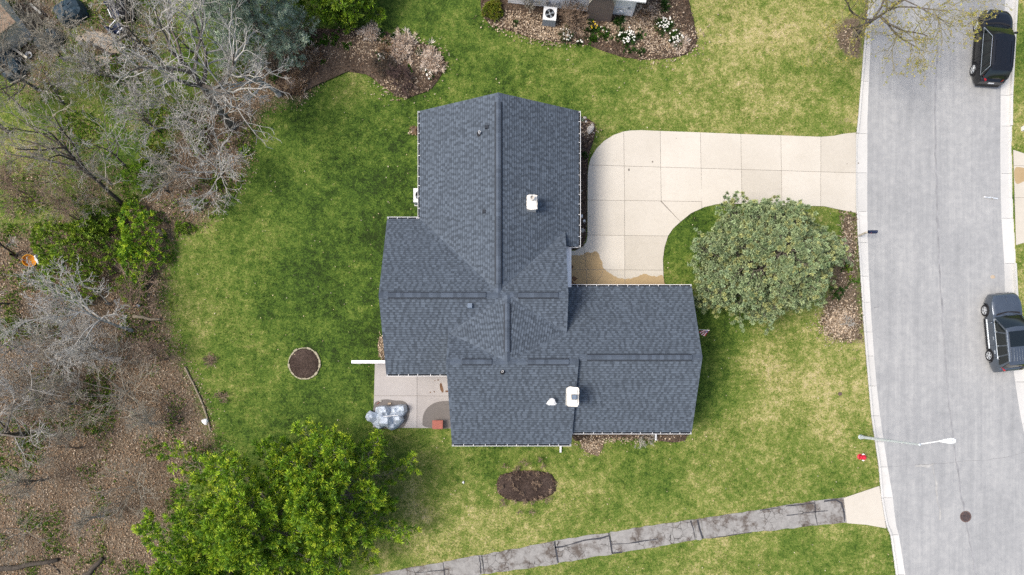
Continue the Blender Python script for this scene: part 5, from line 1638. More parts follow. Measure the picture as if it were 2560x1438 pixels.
bare_tree('bare_tree', 20, 330, 9.0, .10, levels((8, 9), (5, 6), (4, 5), (3, 4), l1=.5), 132, 'tall thin bare tree at the far edge of the rough grass', m=('barkd', 'twigg'), lean=(.15, .08), rmin=.006)
bare_tree('bare_shrub', 60, 1330, 2.6, .025, levels((4, 5), (4, 5), (3, 4), None, l1=.7), 133, 'sparse grey-green bare shrub low at the far edge', 'shrub', m=('twigg', 'twigg'), stems=6, spread=.8, rmin=.005)

# the tangle of thin trees in the upper corner of the wood
wand = levels((10, 13), (5, 7), (4, 6), (2, 4), wander=.10, up=.04, l1=.62, a1=(.35, .8), from1=.12)
TANGLE = [(160, 150, 7.5, ('bark', 'twigg'), 'slender many-branched bare tree left of the large sandy flagstone', (.12, .12)),
          (250, 190, 7.0, ('bark', 'twigg'), 'slender many-branched bare tree just below the pointed flagstone', (.05, .1)),
          (60, 275, 7.0, ('twigb', 'twigg'), 'slender olive-twigged bare tree at the edge below the teal piles', (.2, .12)),
          (345, 240, 7.5, ('bark', 'twig'), 'slender bare tree between the flagstones and the big trunk', (.0, .06)),
          (480, 130, 7.0, ('bark', 'twigg'), 'slender bare tree against the spruce flank', (.0, .05)),
          (110, 510, 6.0, ('twigb', 'twigb'), 'brown-twigged bare tree above the large olive shrub', (.1, .05)),
          (215, 560, 5.0, ('twigb', 'twigb'), 'brown-twigged bare tree rising behind the evergreen mass', (.1, .1)),
          (420, 480, 5.0, ('bark', 'twigg'), 'thin bare tree reaching over the bare soil by the lawn', (.35, .0)),
          (20, 760, 6.0, ('bark', 'twig'), 'pale bare tree at the edge below the orange tub', (.1, .0)),
          (180, 1010, 5.5, ('bark', 'twigg'), 'grey bare tree in the leaf litter left of the burrow', (.1, .1)),
          (410, 900, 4.0, ('twigb', 'twigb'), 'thin orange-brown bare tree just uphill of the logs', (.0, .05)),
          (255, 880, 5.0, ('twig', 'twig'), 'pale wispy bare tree between the bushy pale tree and the burrow', (.05, .1)),
          (75, 880, 5.5, ('twig', 'twig'), 'pale wispy bare tree at the edge above the long-limbed tree', (.1, .1)),
          (385, 1060, 3.6, ('twig', 'twigg'), 'small wispy bare tree beside the dark burrow', (.05, .1)),
          (260, 1290, 4.0, ('twig', 'twigg'), 'small wispy bare tree left of the bottom conifers', (.1, .05)),
          (200, 1120, 4.2, ('twigb', 'twigg'), 'wispy bare tree alone in the middle of the open litter', (.1, .1)),
          (160, 260, 6.5, ('bark', 'twig'), 'wispy bare tree on the rough grass below the teal piles', (.1, .12)),
          (400, 330, 6.0, ('bark', 'twig'), 'wispy bare tree rising beside the pale green leafing shrub', (-.05, .1)),
          (110, 1200, 5.0, ('bark', 'twigg'), 'grey bare tree standing in open leaf litter low at the edge', (.15, .1))]
WISP = [(70, 985, 'pale radiating bare shrub at the edge left of the grey thicket'), (205, 860, 'pale radiating bare shrub below the bushy pale tree')]
for k, (x_, y_, lb_) in enumerate(WISP):
    bare_tree('bare_shrub', x_, y_, 3.4, .03, levels((5, 7), (4, 6), (4, 5), None, wander=.10, l1=.75), 400 + k, lb_, 'shrub', m=('twig', 'twig'), stems=9, spread=.95, rmin=.0065)
for k, (x_, y_, h_, m_, lb_, le_) in enumerate(TANGLE):
    bare_tree('bare_tree', x_, y_, h_, .055, wand, 300 + k, lb_, m=m_, lean=le_, rmin=.0055)

# fallen logs
def log(px0, py0, px1, py1, r, seed, label, m='barkd'):
    rg = random.Random(seed)
    p, q_ = np.array(G(px0, py0)), np.array(G(px1, py1))
    pts = [p + (q_ - p) * t + (rg.gauss(0, .06), rg.gauss(0, .06), r * .75) for t in np.linspace(0, 1, 7)]
    MBb = MB().tube(pts, [r * (1.1 - .4 * k / 6) for k in range(7)], 9)
    o = MBb.build('fallen_log', M[m], smooth=True)
    tag(o, label, 'log')
log(-60, 1432, 148, 1398, .17, 1, 'long dark fallen log lying at the bottom corner')
log(205, 1445, 262, 1395, .16, 2, 'short dark fallen log beside the bottom conifer')
log(115, 1402, 150, 1432, .05, 3, 'thin dead branch crossing the long dark log')
log(335, 792, 402, 800, .10, 4, 'pale grey log half hidden by the brown shrub', 'timber')
log(400, 575, 415, 595, .14, 5, 'mossy stump at the edge of the evergreen shrubs', 'timber')
# ------------------------------------------------------------------ stuff nobody could count: grass, dry leaves, wood chips
def scatter(n, x0, x1, y0, y1, seed):
    rs = np.random.default_rng(seed)
    return np.stack([rs.uniform(x0, x1, n), rs.uniform(y0, y1, n)], 1)
HARD = [DRIVE, PATIO, APRON, EDRIVE, PATH_UP + PATH_LO[::-1], HOUSE_PX]
def free_of(Q, polys):
    r = np.ones(len(Q), bool)
    for p in polys: r &= ~inside(Q, p)
    return r
Q = scatter(420000, -80, 2700, -60, 1500, 5)
k0, k1 = interp(KW_BACK, Q[:, 1]), interp(KE_BACK, Q[:, 1])
ok = (Q[:, 0] < k0 - 1.5) | (Q[:, 0] > k1 + 1.5)
ok &= free_of(Q, HARD + BEDS + [BED_W, STRAW_S])
ok &= np.hypot(Q[:, 0] - RING_C[0], Q[:, 1] - RING_C[1]) > 42
lm = litter_mask(Q)
ok &= NR.random(len(Q)) > np.clip(lm * 1.25 - .05, 0, 1)
Q = Q[ok]
Wd = np.stack([(Q[:, 0] - CX) * H / F, (CY - Q[:, 1]) * H / F], 1)
n = len(Q)
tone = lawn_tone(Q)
rs = np.random.default_rng(8)
a = rs.uniform(0, 2 * math.pi, n); ln = rs.uniform(.05, .12, n); wd = rs.uniform(.008, .018, n); hz = rs.uniform(.02, .06, n)
dx, dy = np.cos(a), np.sin(a)
V = np.zeros((n, 3, 3))
z0 = -.028
V[:, 0] = np.stack([Wd[:, 0] - dy * wd, Wd[:, 1] + dx * wd, np.full(n, z0)], 1)
V[:, 1] = np.stack([Wd[:, 0] + dy * wd, Wd[:, 1] - dx * wd, np.full(n, z0)], 1)
V[:, 2] = np.stack([Wd[:, 0] + dx * ln, Wd[:, 1] + dy * ln, z0 + .02 + hz], 1)
rnd = (rs.random(n) - .42) * 1.5
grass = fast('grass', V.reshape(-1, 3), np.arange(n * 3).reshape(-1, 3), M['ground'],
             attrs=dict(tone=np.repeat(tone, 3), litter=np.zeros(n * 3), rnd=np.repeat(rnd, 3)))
tag(grass, 'short patchy spring grass covering the lawns', 'grass', kind='stuff')

def leaf_scatter(name, Q, size, pal, seed, label, zr=(.0, .05), long=1.5, cat='leaves'):
    rs = np.random.default_rng(seed)
    n = len(Q)
    C = np.stack([(Q[:, 0] - CX) * H / F, (CY - Q[:, 1]) * H / F, rs.uniform(zr[0], zr[1], n)], 1)
    a = rs.uniform(0, 2 * math.pi, n); s = rs.uniform(size[0], size[1], n)
    tx, ty = rs.normal(0, .35, n), rs.normal(0, .35, n)
    ux, uy = np.cos(a), np.sin(a)
    V = np.zeros((n, 4, 3))
    for k, (p, q_) in enumerate(((-.5 * long, 0), (0, -.5), (.5 * long, 0), (0, .5))):
        lx, ly = p * s, q_ * s
        x, y = ux * lx - uy * ly, uy * lx + ux * ly
        V[:, k] = C + np.stack([x, y, tx * x + ty * y + (.3 * s if k in (0, 2) else 0)], 1)
    V[:, :, 2] = np.maximum(V[:, :, 2], -.02)
    pal = np.asarray(pal)
    col = pal[rs.integers(0, len(pal), n)] * rs.uniform(.65, 1.3, n)[:, None]
    o = fast(name, V.reshape(-1, 3), np.arange(n * 4).reshape(-1, 4), M['dryleaf'], cols=np.repeat(col, 4, 0))
    tag(o, label, cat, kind='stuff')
    return o
BRN = [(.20, .142, .092), (.26, .19, .125), (.145, .10, .064), (.335, .26, .18), (.105, .07, .044), (.22, .14, .085), (.41, .335, .25), (.255, .155, .085)]
Q = scatter(130000, -120, 820, -60, 1520, 21)
lm = litter_mask(Q)
ok = (NR.random(len(Q)) < np.clip((lm - .18) * 1.4, 0, 1)) & ~inside(Q, BED_NW)
leaf_scatter('leaf_litter', Q[ok], (.028, .075), BRN, 22, 'brown fallen leaves carpeting the floor of the wood')
# green sprigs coming up through the leaves
Q = scatter(60000, -120, 640, -20, 1500, 31)
wn_ = vnoise(Q, 1 / 60., 9) * .7 + vnoise(Q, 1 / 22., 10) * .3
ok = (litter_mask(Q) > .35) & (NR.random(len(Q)) < np.clip((wn_ - .50) * 3.2 + .04 + .22 * (Q[:, 1] < 560), 0, 1)) & ~inside(Q, BED_NW)
Q = Q[ok]
Cs = np.stack([(Q[:, 0] - CX) * H / F, (CY - Q[:, 1]) * H / F, np.full(len(Q), .04)], 1)
wd_ = tufts('undergrowth', Cs, np.tile(np.array([[0, 0, 1.]]), (len(Q), 1)), None, dict(n=6, len=.11, wid=.045, spread=.9), OLIV + BRG, 77)
tag(wd_, 'green sprigs coming up through the fallen leaves', 'weeds', kind='stuff')
# mulch chips in the beds
CH = [(.075, .052, .036), (.11, .078, .055), (.05, .034, .024), (.18, .135, .10), (.035, .024, .018), (.13, .085, .055)]
qs = []
for poly, n in ((BED_NW, 7000), (BED_N, 9000), (BED_DRIVE, 2400), (BED_KERB, 900), (BED_S, 900), (OVAL, 2600)):
    xs = [p[0] for p in poly]; ys_ = [p[1] for p in poly]
    q_ = scatter(int(n * 1.6), min(xs), max(xs), min(ys_), max(ys_), n)
    q_ = q_[inside(q_, poly)]
    qs.append(q_[:n])
leaf_scatter('mulch_chips', np.concatenate(qs), (.025, .075), CH, 23, 'shredded bark chips strewn over the planting beds', (.03, .10), 2.0, 'mulch')
# dry leaves in beds and on the lawns
qs = []
for (x, y, rx, ry, n) in ((2098, 808, 42, 36, 1800), (1390, 85, 70, 22, 1300), (1300, 55, 70, 28, 900), (1650, 100, 80, 45, 1500), (1560, 70, 70, 40, 900), (1620, 40, 60, 40, 700), (775, 150, 40, 30, 700), (900, 120, 60, 35, 800), (1060, 150, 50, 40, 400),
                          (2120, 620, 22, 90, 600), (1478, 1115, 25, 18, 260), (955, 870, 8, 30, 160), (1560, 1098, 120, 9, 260), (1470, 330, 20, 20, 90), (2120, 100, 25, 25, 90), (1000, 215, 50, 28, 500), (2100, 780, 40, 60, 400), (1033, 331, 10, 5, 60)):
    rs = np.random.default_rng(n + int(x))
    qs.append(np.stack([rs.normal(x, rx * .55, n), rs.normal(y, ry * .55, n)], 1))
Qd = np.concatenate(qs)
Qd = Qd[free_of(Qd, [DRIVE, PATIO, APRON]) & (Qd[:, 0] < interp(KW_BACK, Qd[:, 1]) - 2)]
leaf_scatter('dry_leaves', Qd, (.04, .09), BRN[1:4] + BRN[6:7] + [(.45, .36, .26)], 24, 'pale dry leaves drifted against beds and walls', (.04, .11), 1.5)
Q = scatter(800, 430, 2240, 120, 1430, 25)
ok = free_of(Q, HARD + BEDS) & (Q[:, 0] < interp(KW_BACK, Q[:, 1]) - 3) & (litter_mask(Q) < .3)
leaf_scatter('stray_leaves', Q[ok], (.03, .075), [(.40, .33, .20), (.34, .27, .15), (.45, .40, .28)], 26, 'single pale leaves dotted over the lawns', (.04, .07), 1.4)

# ------------------------------------------------------------------ stones
def rock(px, py, sx, sy, sz, seed, label, m='stone', rz=0., name='stone', group=None):
    rg = random.Random(seed)
    bm = bmesh.new()
    bmesh.ops.create_icosphere(bm, subdivisions=2, radius=1)
    b = G(px, py)
    ca, sa = math.cos(rz), math.sin(rz)
    for v in bm.verts:
        k = 1 + .16 * math.sin(v.co.x * 3 + seed) + .14 * math.cos(v.co.y * 4 + seed * 2) + rg.uniform(-.06, .06)
        x, y, z = v.co.x * sx * k, v.co.y * sy * k, v.co.z * sz * k
        v.co = (x * ca - y * sa, x * sa + y * ca, z + sz * .55)
    me = bpy.data.meshes.new(name); bm.to_mesh(me); bm.free()
    o = link(name, me, M[m]); o.location = (b[0], b[1], 0)
    tag(o, label, 'stone', group)
rock(1475, 326, .34, .17, .16, 1, 'largest pale boulder at the corner of the driveway bed', rz=1.0, name='boulder')
rock(1465, 305, .08, .06, .06, 2, 'small white stone above the pale boulder', m='white')
rock(1481, 313, .1, .08, .08, 3, 'cream stone touching the upper end of the pale boulder')
rock(1483, 333, .08, .07, .06, 4, 'small cream stone just below the pale boulder')
rock(1461, 296, .12, .1, .07, 5, 'grey-green stone topmost by the driveway bed', m='cobble')
rock(1453, 478, .07, .06, .06, 6, 'small cream stone halfway down the driveway bed')
rock(1449, 527, .07, .06, .05, 7, 'little pale stone above the two round white stones')
rock(1454, 541, .1, .09, .08, 8, 'round white stone upper of the pair in driveway bed', m='white')
rock(1461, 554, .1, .12, .08, 9, 'oval white stone lower of the pair in driveway bed', m='white')
rock(1456, 577, .17, .15, .06, 10, 'flat grey paving stone low in the driveway bed', m='cobble')
rock(1450, 596, .15, .07, .06, 11, 'long grey stone lowest in the driveway bed', m='cobble', rz=.7)
rock(514, 1054, .18, .22, .17, 12, 'pale lavender-grey stone at the end of the timber edging', m='white', name='boulder')
rock(1158, 1206, .07, .09, .06, 13, 'small white stone alone on the south lawn', m='white')
rock(72, 678, .14, .1, .04, 14, 'flat tan cardboard-coloured stone below the orange tub', m='flagstone', rz=.5)
rock(347, 765, .13, .11, .12, 15, 'pale stone under the orange-brown forked shrub', m='white')
rock(318, 628, .1, .12, .08, 16, 'pale grey stone glimpsed between the evergreen shrubs', m='white')

# ------------------------------------------------------------------ covered garden furniture on the patio
heap_c = G(965, 1042)
out = [(x - 0, y) for x, y in zp([(245, 880), (262, 835), (305, 795), (340, 815), (362, 822), (372, 765), (420, 742), (485, 735), (540, 745), (600, 738), (680, 722), (740, 728), (752, 765), (752, 812),
      (720, 850), (700, 872), (716, 905), (700, 940), (672, 968), (640, 1000), (600, 1028), (560, 1040), (530, 1020), (500, 990), (455, 1005), (415, 1028), (370, 1000), (340, 970), (320, 940), (270, 925)])]
Wo = np.array([G(x, y, .25)[:2] for x, y in out])
Wc = Wo.mean(0)
def zg(x, y, z): return G(*zp([(x, y)])[0], z)[:2]
PLAT = [(*zg(468, 785, .95), .15, .17, .2, .98), (*zg(478, 918, 1.0), .22, .19, -.1, 1.02), (*zg(690, 775, .7), .24, .12, .15, .74), (*zg(308, 868, .5), .10, .13, .5, .58), (*zg(640, 895, .8), .12, .10, .3, .80),
        (*zg(575, 985, .5), .12, .10, .0, .55), (*zg(590, 800, .75), .08, .10, .0, .70), (*zg(405, 985, .5), .08, .08, .0, .45)]
rg = random.Random(3)
def dense(W):
    P_ = []
    for i in range(len(W)):
        a_, b_ = W[i], W[(i + 1) % len(W)]
        for t in (0, .5): P_.append(a_ + (b_ - a_) * t)
    return np.array(P_)
Wd_ = dense(Wo)
rings = 12
V = []
for k in range(rings + 1):
    f = 1 - k / rings
    for i, w in enumerate(Wd_):
        p = Wc + (w - Wc) * f
        h = .10
        for x, y, hx, hy, ro, hz_ in PLAT:
            dx_, dy_ = p[0] - x, p[1] - y
            u_, v_ = dx_ * math.cos(ro) + dy_ * math.sin(ro), -dx_ * math.sin(ro) + dy_ * math.cos(ro)
            dd = math.hypot(max(0, abs(u_) - hx), max(0, abs(v_) - hy))
            h = max(h, hz_ * max(0, 1 - dd / .42))
        pn = np.array([p]) * 1.0
        rdg = abs(vnoise(pn, 4.5, 40)[0] - .5) * 2
        h += .16 * (.5 - rdg) * min(1, k * .5) * (.4 if h > .7 else 1)
        V.append((p[0], p[1], max(.05, h) if k else .04 + .03 * rg.random()))
nW = len(Wd_)
Fc = []
for k in range(rings):
    for i in range(nW):
        j = (i + 1) % nW
        a_, b_, c_, d_ = k * nW + i, k * nW + j, (k + 1) * nW + j, (k + 1) * nW + i
        Fc += [(a_, b_, c_), (a_, c_, d_)] if (i + k) % 2 else [(a_, b_, d_), (b_, c_, d_)]
hp = empty('covered_furniture', (heap_c[0], heap_c[1], .035))
tp = obj('tarpaulin', V, Fc, M['tarp'], hp)
me = tp.data
bm = bmesh.new(); bm.from_mesh(me); bmesh.ops.recalc_face_normals(bm, faces=bm.faces); bm.to_mesh(me); bm.free()
a_, b_ = [np.array((*G(*zp([q_])[0], .86)[:2], .9)) for q_ in ((470, 870), (650, 855))]
MB().tube([a_, (a_ + b_) / 2 + (0, 0, .02), b_], .018, 6).build('cord', M['white'], hp)
tag(hp, 'garden furniture heaped under a crumpled silver-grey tarpaulin', 'tarpaulin')
c_ = G(*zp([(545, 715)])[0], .1)
MB().box((c_[0], c_[1], .036), (.22, .12, .09), .1, .8).build('wood_block', M['flagstone'])
tag(bpy.data.objects['wood_block'], 'small yellowish wood block at the edge of the tarpaulin', 'block')
c_ = G(*zp([(418, 700)])[0], .1)
bk = empty('garden_trowel', (c_[0], c_[1], .036))
MB().tube([(c_[0] - .13, c_[1] - .12, .06), (c_[0] + .04, c_[1] + .03, .07)], .02, 6).build('handle', M['redwood'], bk)
MB().lathe((c_[0] + .1, c_[1] + .08, .045), [(.07, 0), (.08, .02), (.05, .045)], 10).build('blade', M['cobble'], bk)
tag(bk, 'small red-handled tool lying above the tarpaulin on the patio', 'tool')

# terracotta storage box by the house wall
c_ = np.array(G(1096, 1061)); bw = .60
bx = empty('deck_box', (c_[0], c_[1], .035))
MB().box((c_[0], c_[1], .035), (.56, .50, .46)).build('body', M['redwood'], bx)
MB().box((c_[0], c_[1] + .03, .495), (.62, .46, .04)).build('lid', M['redwood'], bx)
for k in range(5): MB().box((c_[0], c_[1] - .12 + k * .085, .536), (.54, .055, .012)).build('lid_slat', M['redwood'], bx)
MB().box((c_[0], c_[1] - .235, .496), (.60, .05, .05)).build('front_lip', M['redwood'], bx)
tag(bx, 'square terracotta-red deck box on the damp patio by the house', 'box')

# ------------------------------------------------------------------ street lamp, hydrant, mailbox
bp = np.array(G(2151, 1092.5)); zt = 6.2
lamp = empty('street_lamp', tuple(bp))
MB().lathe((bp[0], bp[1], -.05), [(.14, 0), (.14, .10), (.11, .16), (.10, .4)], 18).build('base', M['lamp'], lamp)
MB().lathe((bp[0], bp[1], .05), [(.09, 0), (.052, zt - .05)], 18).build('pole', M['lamp'], lamp)
MB().lathe((bp[0], bp[1], zt - .04), [(.075, 0), (.075, .06), (.03, .1)], 14).build('pole_cap', M['tin'], lamp)
ar = np.array(G(2350, 1103, zt + .35)) ; hd = np.array(G(2372, 1102.5, zt + .40))
MB().tube([(bp[0], bp[1], zt - .12), (bp[0] + (ar[0] - bp[0]) * .4, bp[1] + (ar[1] - bp[1]) * .5, zt + .2), ar], [.03, .024, .024], 8).build('arm', M['lampw'], lamp)
# cobra-head luminaire: egg-shaped in plan
bb = MB(); L = .95
prof = []
ux = (hd - ar) / np.linalg.norm(hd - ar); uy = np.array([-ux[1], ux[0], 0])
st = [(-.28, .03, .05), (-.16, .06, .08), (-.02, .10, .11), (.14, .135, .14), (.30, .155, .15), (.42, .142, .14), (.50, .11, .10), (.54, .04, .05)]
for t, w, h in st:
    for i in range(12):
        an = 2 * math.pi * i / 12
        bb.V.append(tuple(ar + ux * (t + .22) + uy * w * math.cos(an) + np.array((0, 0, .5 * h * math.sin(an) * (1.2 if math.sin(an) > 0 else .7)))))
for k in range(len(st) - 1):
    for i in range(12):
        bb.F.append((k * 12 + i, k * 12 + (i + 1) % 12, (k + 1) * 12 + (i + 1) % 12, (k + 1) * 12 + i))
bb.F.append(tuple(range(12))[::-1]); bb.F.append(tuple(range((len(st) - 1) * 12, len(st) * 12)))
hd_o = bb.build('luminaire', M['lampw'], lamp, smooth=True)
MB().lathe(tuple(ar + ux * .52 + np.array((0, 0, .085))), [(.03, 0), (.03, .05), (.02, .06)], 10).build('photocell', M['acgrey'], hd_o)
tag(lamp, 'pale street lamp with a single arm reaching over the road', 'street lamp')

hb = np.array(G(2150, 1142))
hy = empty('fire_hydrant', tuple(hb))
MB().lathe((hb[0], hb[1], -.05), [(.17, 0), (.17, .09), (.115, .11), (.11, .48), (.155, .49), (.155, .53), (.12, .54)], 20).build('barrel', M['hyd'], hy, smooth=False)
MB().lathe((hb[0], hb[1], .49), [(.135, 0), (.125, .08), (.09, .15), (.04, .18), (.035, .22), (.0, .225)], 20, cap=False).build('bonnet', M['hyd'], hy, smooth=True)
for s in (-1, 1):
    MB().lathe((hb[0], hb[1] + s * .08, .40), [(.06, 0), (.06, .06), (.075, .065), (.075, .11), (.03, .12), (.03, .145)], 12, ax=(0, s, 0)).build('hose_cap', M['hydw'], hy)
MB().lathe((hb[0] - .08, hb[1], .36), [(.08, 0), (.08, .07), (.1, .075), (.1, .12), (.035, .13)], 14, ax=(-1, 0, 0)).build('pumper_cap', M['hyd'], hy)
tag(hy, 'red fire hydrant with white side caps on the kerbside lawn', 'hydrant')

mb = np.array(G(2147, 590))
ml = empty('mailbox', tuple(mb))
MB().box((mb[0], mb[1], -.2), (.10, .10, 1.15)).build('post', M['cream'], ml)
MB().box((mb[0] + .22, mb[1], .93), (.5, .07, .07)).build('support_arm', M['cream'], ml)
b_ = MB()
for t in (0, .50):
    for i in range(9):
        an = math.pi * i / 8
        b_.V.append((mb[0] + .02 + t, mb[1] + .085 * math.cos(an), 1.13 + .09 * math.sin(an)))
    b_.V += [(mb[0] + .02 + t, mb[1] - .085, 1.01), (mb[0] + .02 + t, mb[1] + .085, 1.01)]
b_.F = [(i, i + 1, 12 + i, 11 + i) for i in range(10)] + [(10, 0, 11, 21), tuple(range(11))[::-1], tuple(range(11, 22))]
b_.build('box', M['navy'], ml)
MB().box((mb[0] + .14, mb[1] - .095, 1.05), (.03, .01, .16)).build('flag', M['tail'], ml)
tag(ml, 'black mailbox on a cream post at the kerb by the pine', 'mailbox')

c_ = G(2100, 985)
MB().lathe((c_[0], c_[1], -.02), [(.11, 0), (.11, .05), (.09, .06)], 14).build('valve_cap', M['iron'])
tag(bpy.data.objects['valve_cap'], 'small dark round valve cap sunk in the east lawn', 'valve')
c_ = G(448, 1050)
MB().lathe((c_[0], c_[1], -.02), [(.22, 0), (.24, .035), (.12, .03), (.05, .015)], 9, sx=1.2).build('burrow', M['dark'])
tag(bpy.data.objects['burrow'], 'dark burrow mouth in the leaf litter near the logs', 'burrow')
c_ = G(2484, 692); rz_ = road_z(c_[0], c_[1])
MB().lathe((c_[0], c_[1], rz_ + .002), [(.11, 0), (.10, .006)], 12, sy=1.3).build('dead_leaf', M['flagstone'])
tag(bpy.data.objects['dead_leaf'], 'tan round leaf lying on the road before the grey car', 'leaf')
# crushed bottle on the road
c_ = G(2480, 495); rz_ = road_z(c_[0], c_[1])
bo = empty('crushed_bottle', (c_[0], c_[1], rz_))
MB().lathe((c_[0] - .38, c_[1] + .06, rz_ + .045), [(.03, 0), (.035, .04), (.03, .12), (.04, .2), (.055, .3), (.05, .55), (.045, .75), (.02, .78)], 10, ax=(1, -.12, -.01), sx=.5).build('body', M['head'], bo)
MB().lathe((c_[0] - .47, c_[1] + .07, rz_ + .045), [(.045, 0), (.045, .09)], 10, ax=(1, -.12, 0)).build('cap', M['white'], bo)
MB().box((c_[0], c_[1] - .03, rz_ + .06), (.14, .05, .02), -.1).build('label_scrap', M['cobble'], bo)
tag(bo, 'crushed clear bottle with white cap lying on the road', 'bottle')
c_ = G(2557, 322)
MB().box((c_[0] + .12, c_[1], -.02), (.42, .26, .35), .1, .9).build('meter_box', M['white'])
tag(bpy.data.objects['meter_box'], 'white utility box on the lawn beyond the far kerb', 'utility box')

# ------------------------------------------------------------------ cooling units
def cooling_unit(px, py, s, hgt, label, rz=0.):
    b = np.array(G(px, py))
    ac = empty('cooling_unit', (b[0], b[1], 0), None, rz)
    lo = dict(parent=ac, local=True)
    MB().box((0, 0, -.02), (s * 1.12, s * 1.12, .06)).build('pad', M['kerb'], **lo)
    MB().box((0, 0, .04), (s, s, hgt - .09)).build('casing', M['acgrey'], **lo)
    for k in range(5):
        MB().box((0, 0, .10 + k * (hgt - .2) / 5), (s * 1.012, s * 1.012, .025)).build('louvre', M['acgrey'], **lo)
    # top with a round opening
    n = 32; rO = s * .37
    V, Fc = [], []
    for i in range(n):
        a_ = 2 * math.pi * i / n
        ca, sa = math.cos(a_), math.sin(a_)
        q_ = s * .515 / max(abs(ca), abs(sa))
        for z in (hgt - .05, hgt): V.append((ca * q_, sa * q_, z))
        for z in (hgt - .05, hgt): V.append((ca * rO, sa * rO, z))
    for i in range(n):
        j = (i + 1) % n
        Fc += [(4 * i, 4 * j, 4 * j + 1, 4 * i + 1), (4 * i + 1, 4 * j + 1, 4 * j + 3, 4 * i + 3), (4 * i + 3, 4 * j + 3, 4 * j + 2, 4 * i + 2), (4 * i + 2, 4 * j + 2, 4 * j, 4 * i)]
    obj('top_panel', V, Fc, M['acwhite'], ac, local=True)
    MB().lathe((0, 0, hgt - .049), [(rO, 0), (rO, .002)], 24).build('well', M['dark'], **lo)
    for k in range(4):
        a_ = k * math.pi / 2 + .4
        MB().add([(math.cos(a_ + t) * r_, math.sin(a_ + t) * r_, hgt - .035 + z) for r_, t, z in ((.05, 0, 0), (rO * .9, -.25, .004), (rO * .9, .35, .018), (.05, .5, .01))], [(0, 1, 2, 3)]).build('fan_blade', M['acgrey'], **lo)
    MB().lathe((0, 0, hgt - .04), [(.07, 0), (.07, .03), (.04, .035)], 14).build('motor', M['tin'], **lo)
    g_ = MB()
    for k in range(1, 5):
        r_ = rO * k / 4.2
        for i in range(24):
            a0, a1 = 2 * math.pi * i / 24, 2 * math.pi * (i + 1) / 24
            g_.add([((r_ + o) * math.cos(a_), (r_ + o) * math.sin(a_), hgt - .004) for a_ in (a0, a1) for o in (-.003, .003)], [(0, 1, 3, 2)])
    for i in range(8):
        a_ = math.pi * i / 4
        g_.box((math.cos(a_) * rO * .5, math.sin(a_) * rO * .5, hgt - .007), (rO, .006, .005), a_)
    g_.build('grille', M['black'], **lo)
    tag(ac, label, 'cooling unit')
    return ac
cooling_unit(1373, 52, .76, .82, 'grey cooling unit with round fan against the neighbour wall', -.10)
cooling_unit(1055, 497, .80, .75, 'pale cooling unit half hidden under the west gutter')
# bare stub of a trimmed shrub beside the west wall
stubble(1042, 332, .22, .25, 31, 'little pink-brown dry tuft against the west gutter', TANP + STRAWP[:1], 12)
# ------------------------------------------------------------------ neighbour's house at the top edge
nb0 = np.array(G(1270, 9))
NH = tag(empty('neighbour_house', (nb0[0], nb0[1], 0), None, -0.108), 'pale-sided neighbour house wall with brown brick chimney at the top edge', 'house')
lo = dict(parent=NH, local=True)
WL = 7.45
MB().box((WL / 2, 4.5, -.1), (WL, 9, 2.95)).build('wall', M['siding'], **lo)
for k in range(14):
    MB().add([(0, -.004, .12 + k * .19), (WL + .004, -.004, .12 + k * .19), (WL + .004, -.022, .14 + k * .19), (0, -.022, .14 + k * .19), (0, -.004, .31 + k * .19), (WL + .004, -.004, .31 + k * .19)],
             [(0, 1, 2, 3), (3, 2, 5, 4), (0, 3, 4), (1, 5, 2)]).build('siding_board', M['siding'], **lo)
MB().box((WL - .03, -.012, 0), (.09, .05, 2.8)).build('corner_board', M['white'], **lo)
MB().box((WL + .012, .03, 0), (.05, .09, 2.8)).build('corner_board', M['white'], **lo)
chx = 5.52
chm = MB()
chm.prism([(chx - .74, -.50), (chx + .70, -.50), (chx + .70, -.03), (chx - .74, -.03)], -.1, 1.9)
sh_ = [(chx - .74, -.50, 1.9), (chx + .70, -.50, 1.9), (chx + .70, -.03, 1.9), (chx - .74, -.03, 1.9), (chx - .42, -.50, 2.7), (chx + .40, -.50, 2.7), (chx + .40, -.03, 2.7), (chx - .42, -.03, 2.7)]
chm.add(sh_, [(0, 1, 5, 4), (1, 2, 6, 5), (2, 3, 7, 6), (3, 0, 4, 7)])
chm.prism([(chx - .42, -.50), (chx + .40, -.50), (chx + .40, -.03), (chx - .42, -.03)], 2.7, 6.0)
chm.build('chimney', M['brick'], **lo)
for s in (-1, 1):
    b_ = MB()
    x0, x1 = (chx - .78, chx - .45) if s < 0 else (chx + .74, chx + .43)
    b_.add([(x0, -.53, 1.88), (x0, .0, 1.88), (x1, .0, 2.72), (x1, -.53, 2.72), (x0, -.53, 1.94), (x0, .0, 1.94), (x1, .0, 2.78), (x1, -.53, 2.78)], [(0, 1, 2, 3), (4, 7, 6, 5), (0, 4, 5, 1), (1, 5, 6, 2), (2, 6, 7, 3), (3, 7, 4, 0)])
    b_.build('shoulder_cap', M['cream'], **lo)
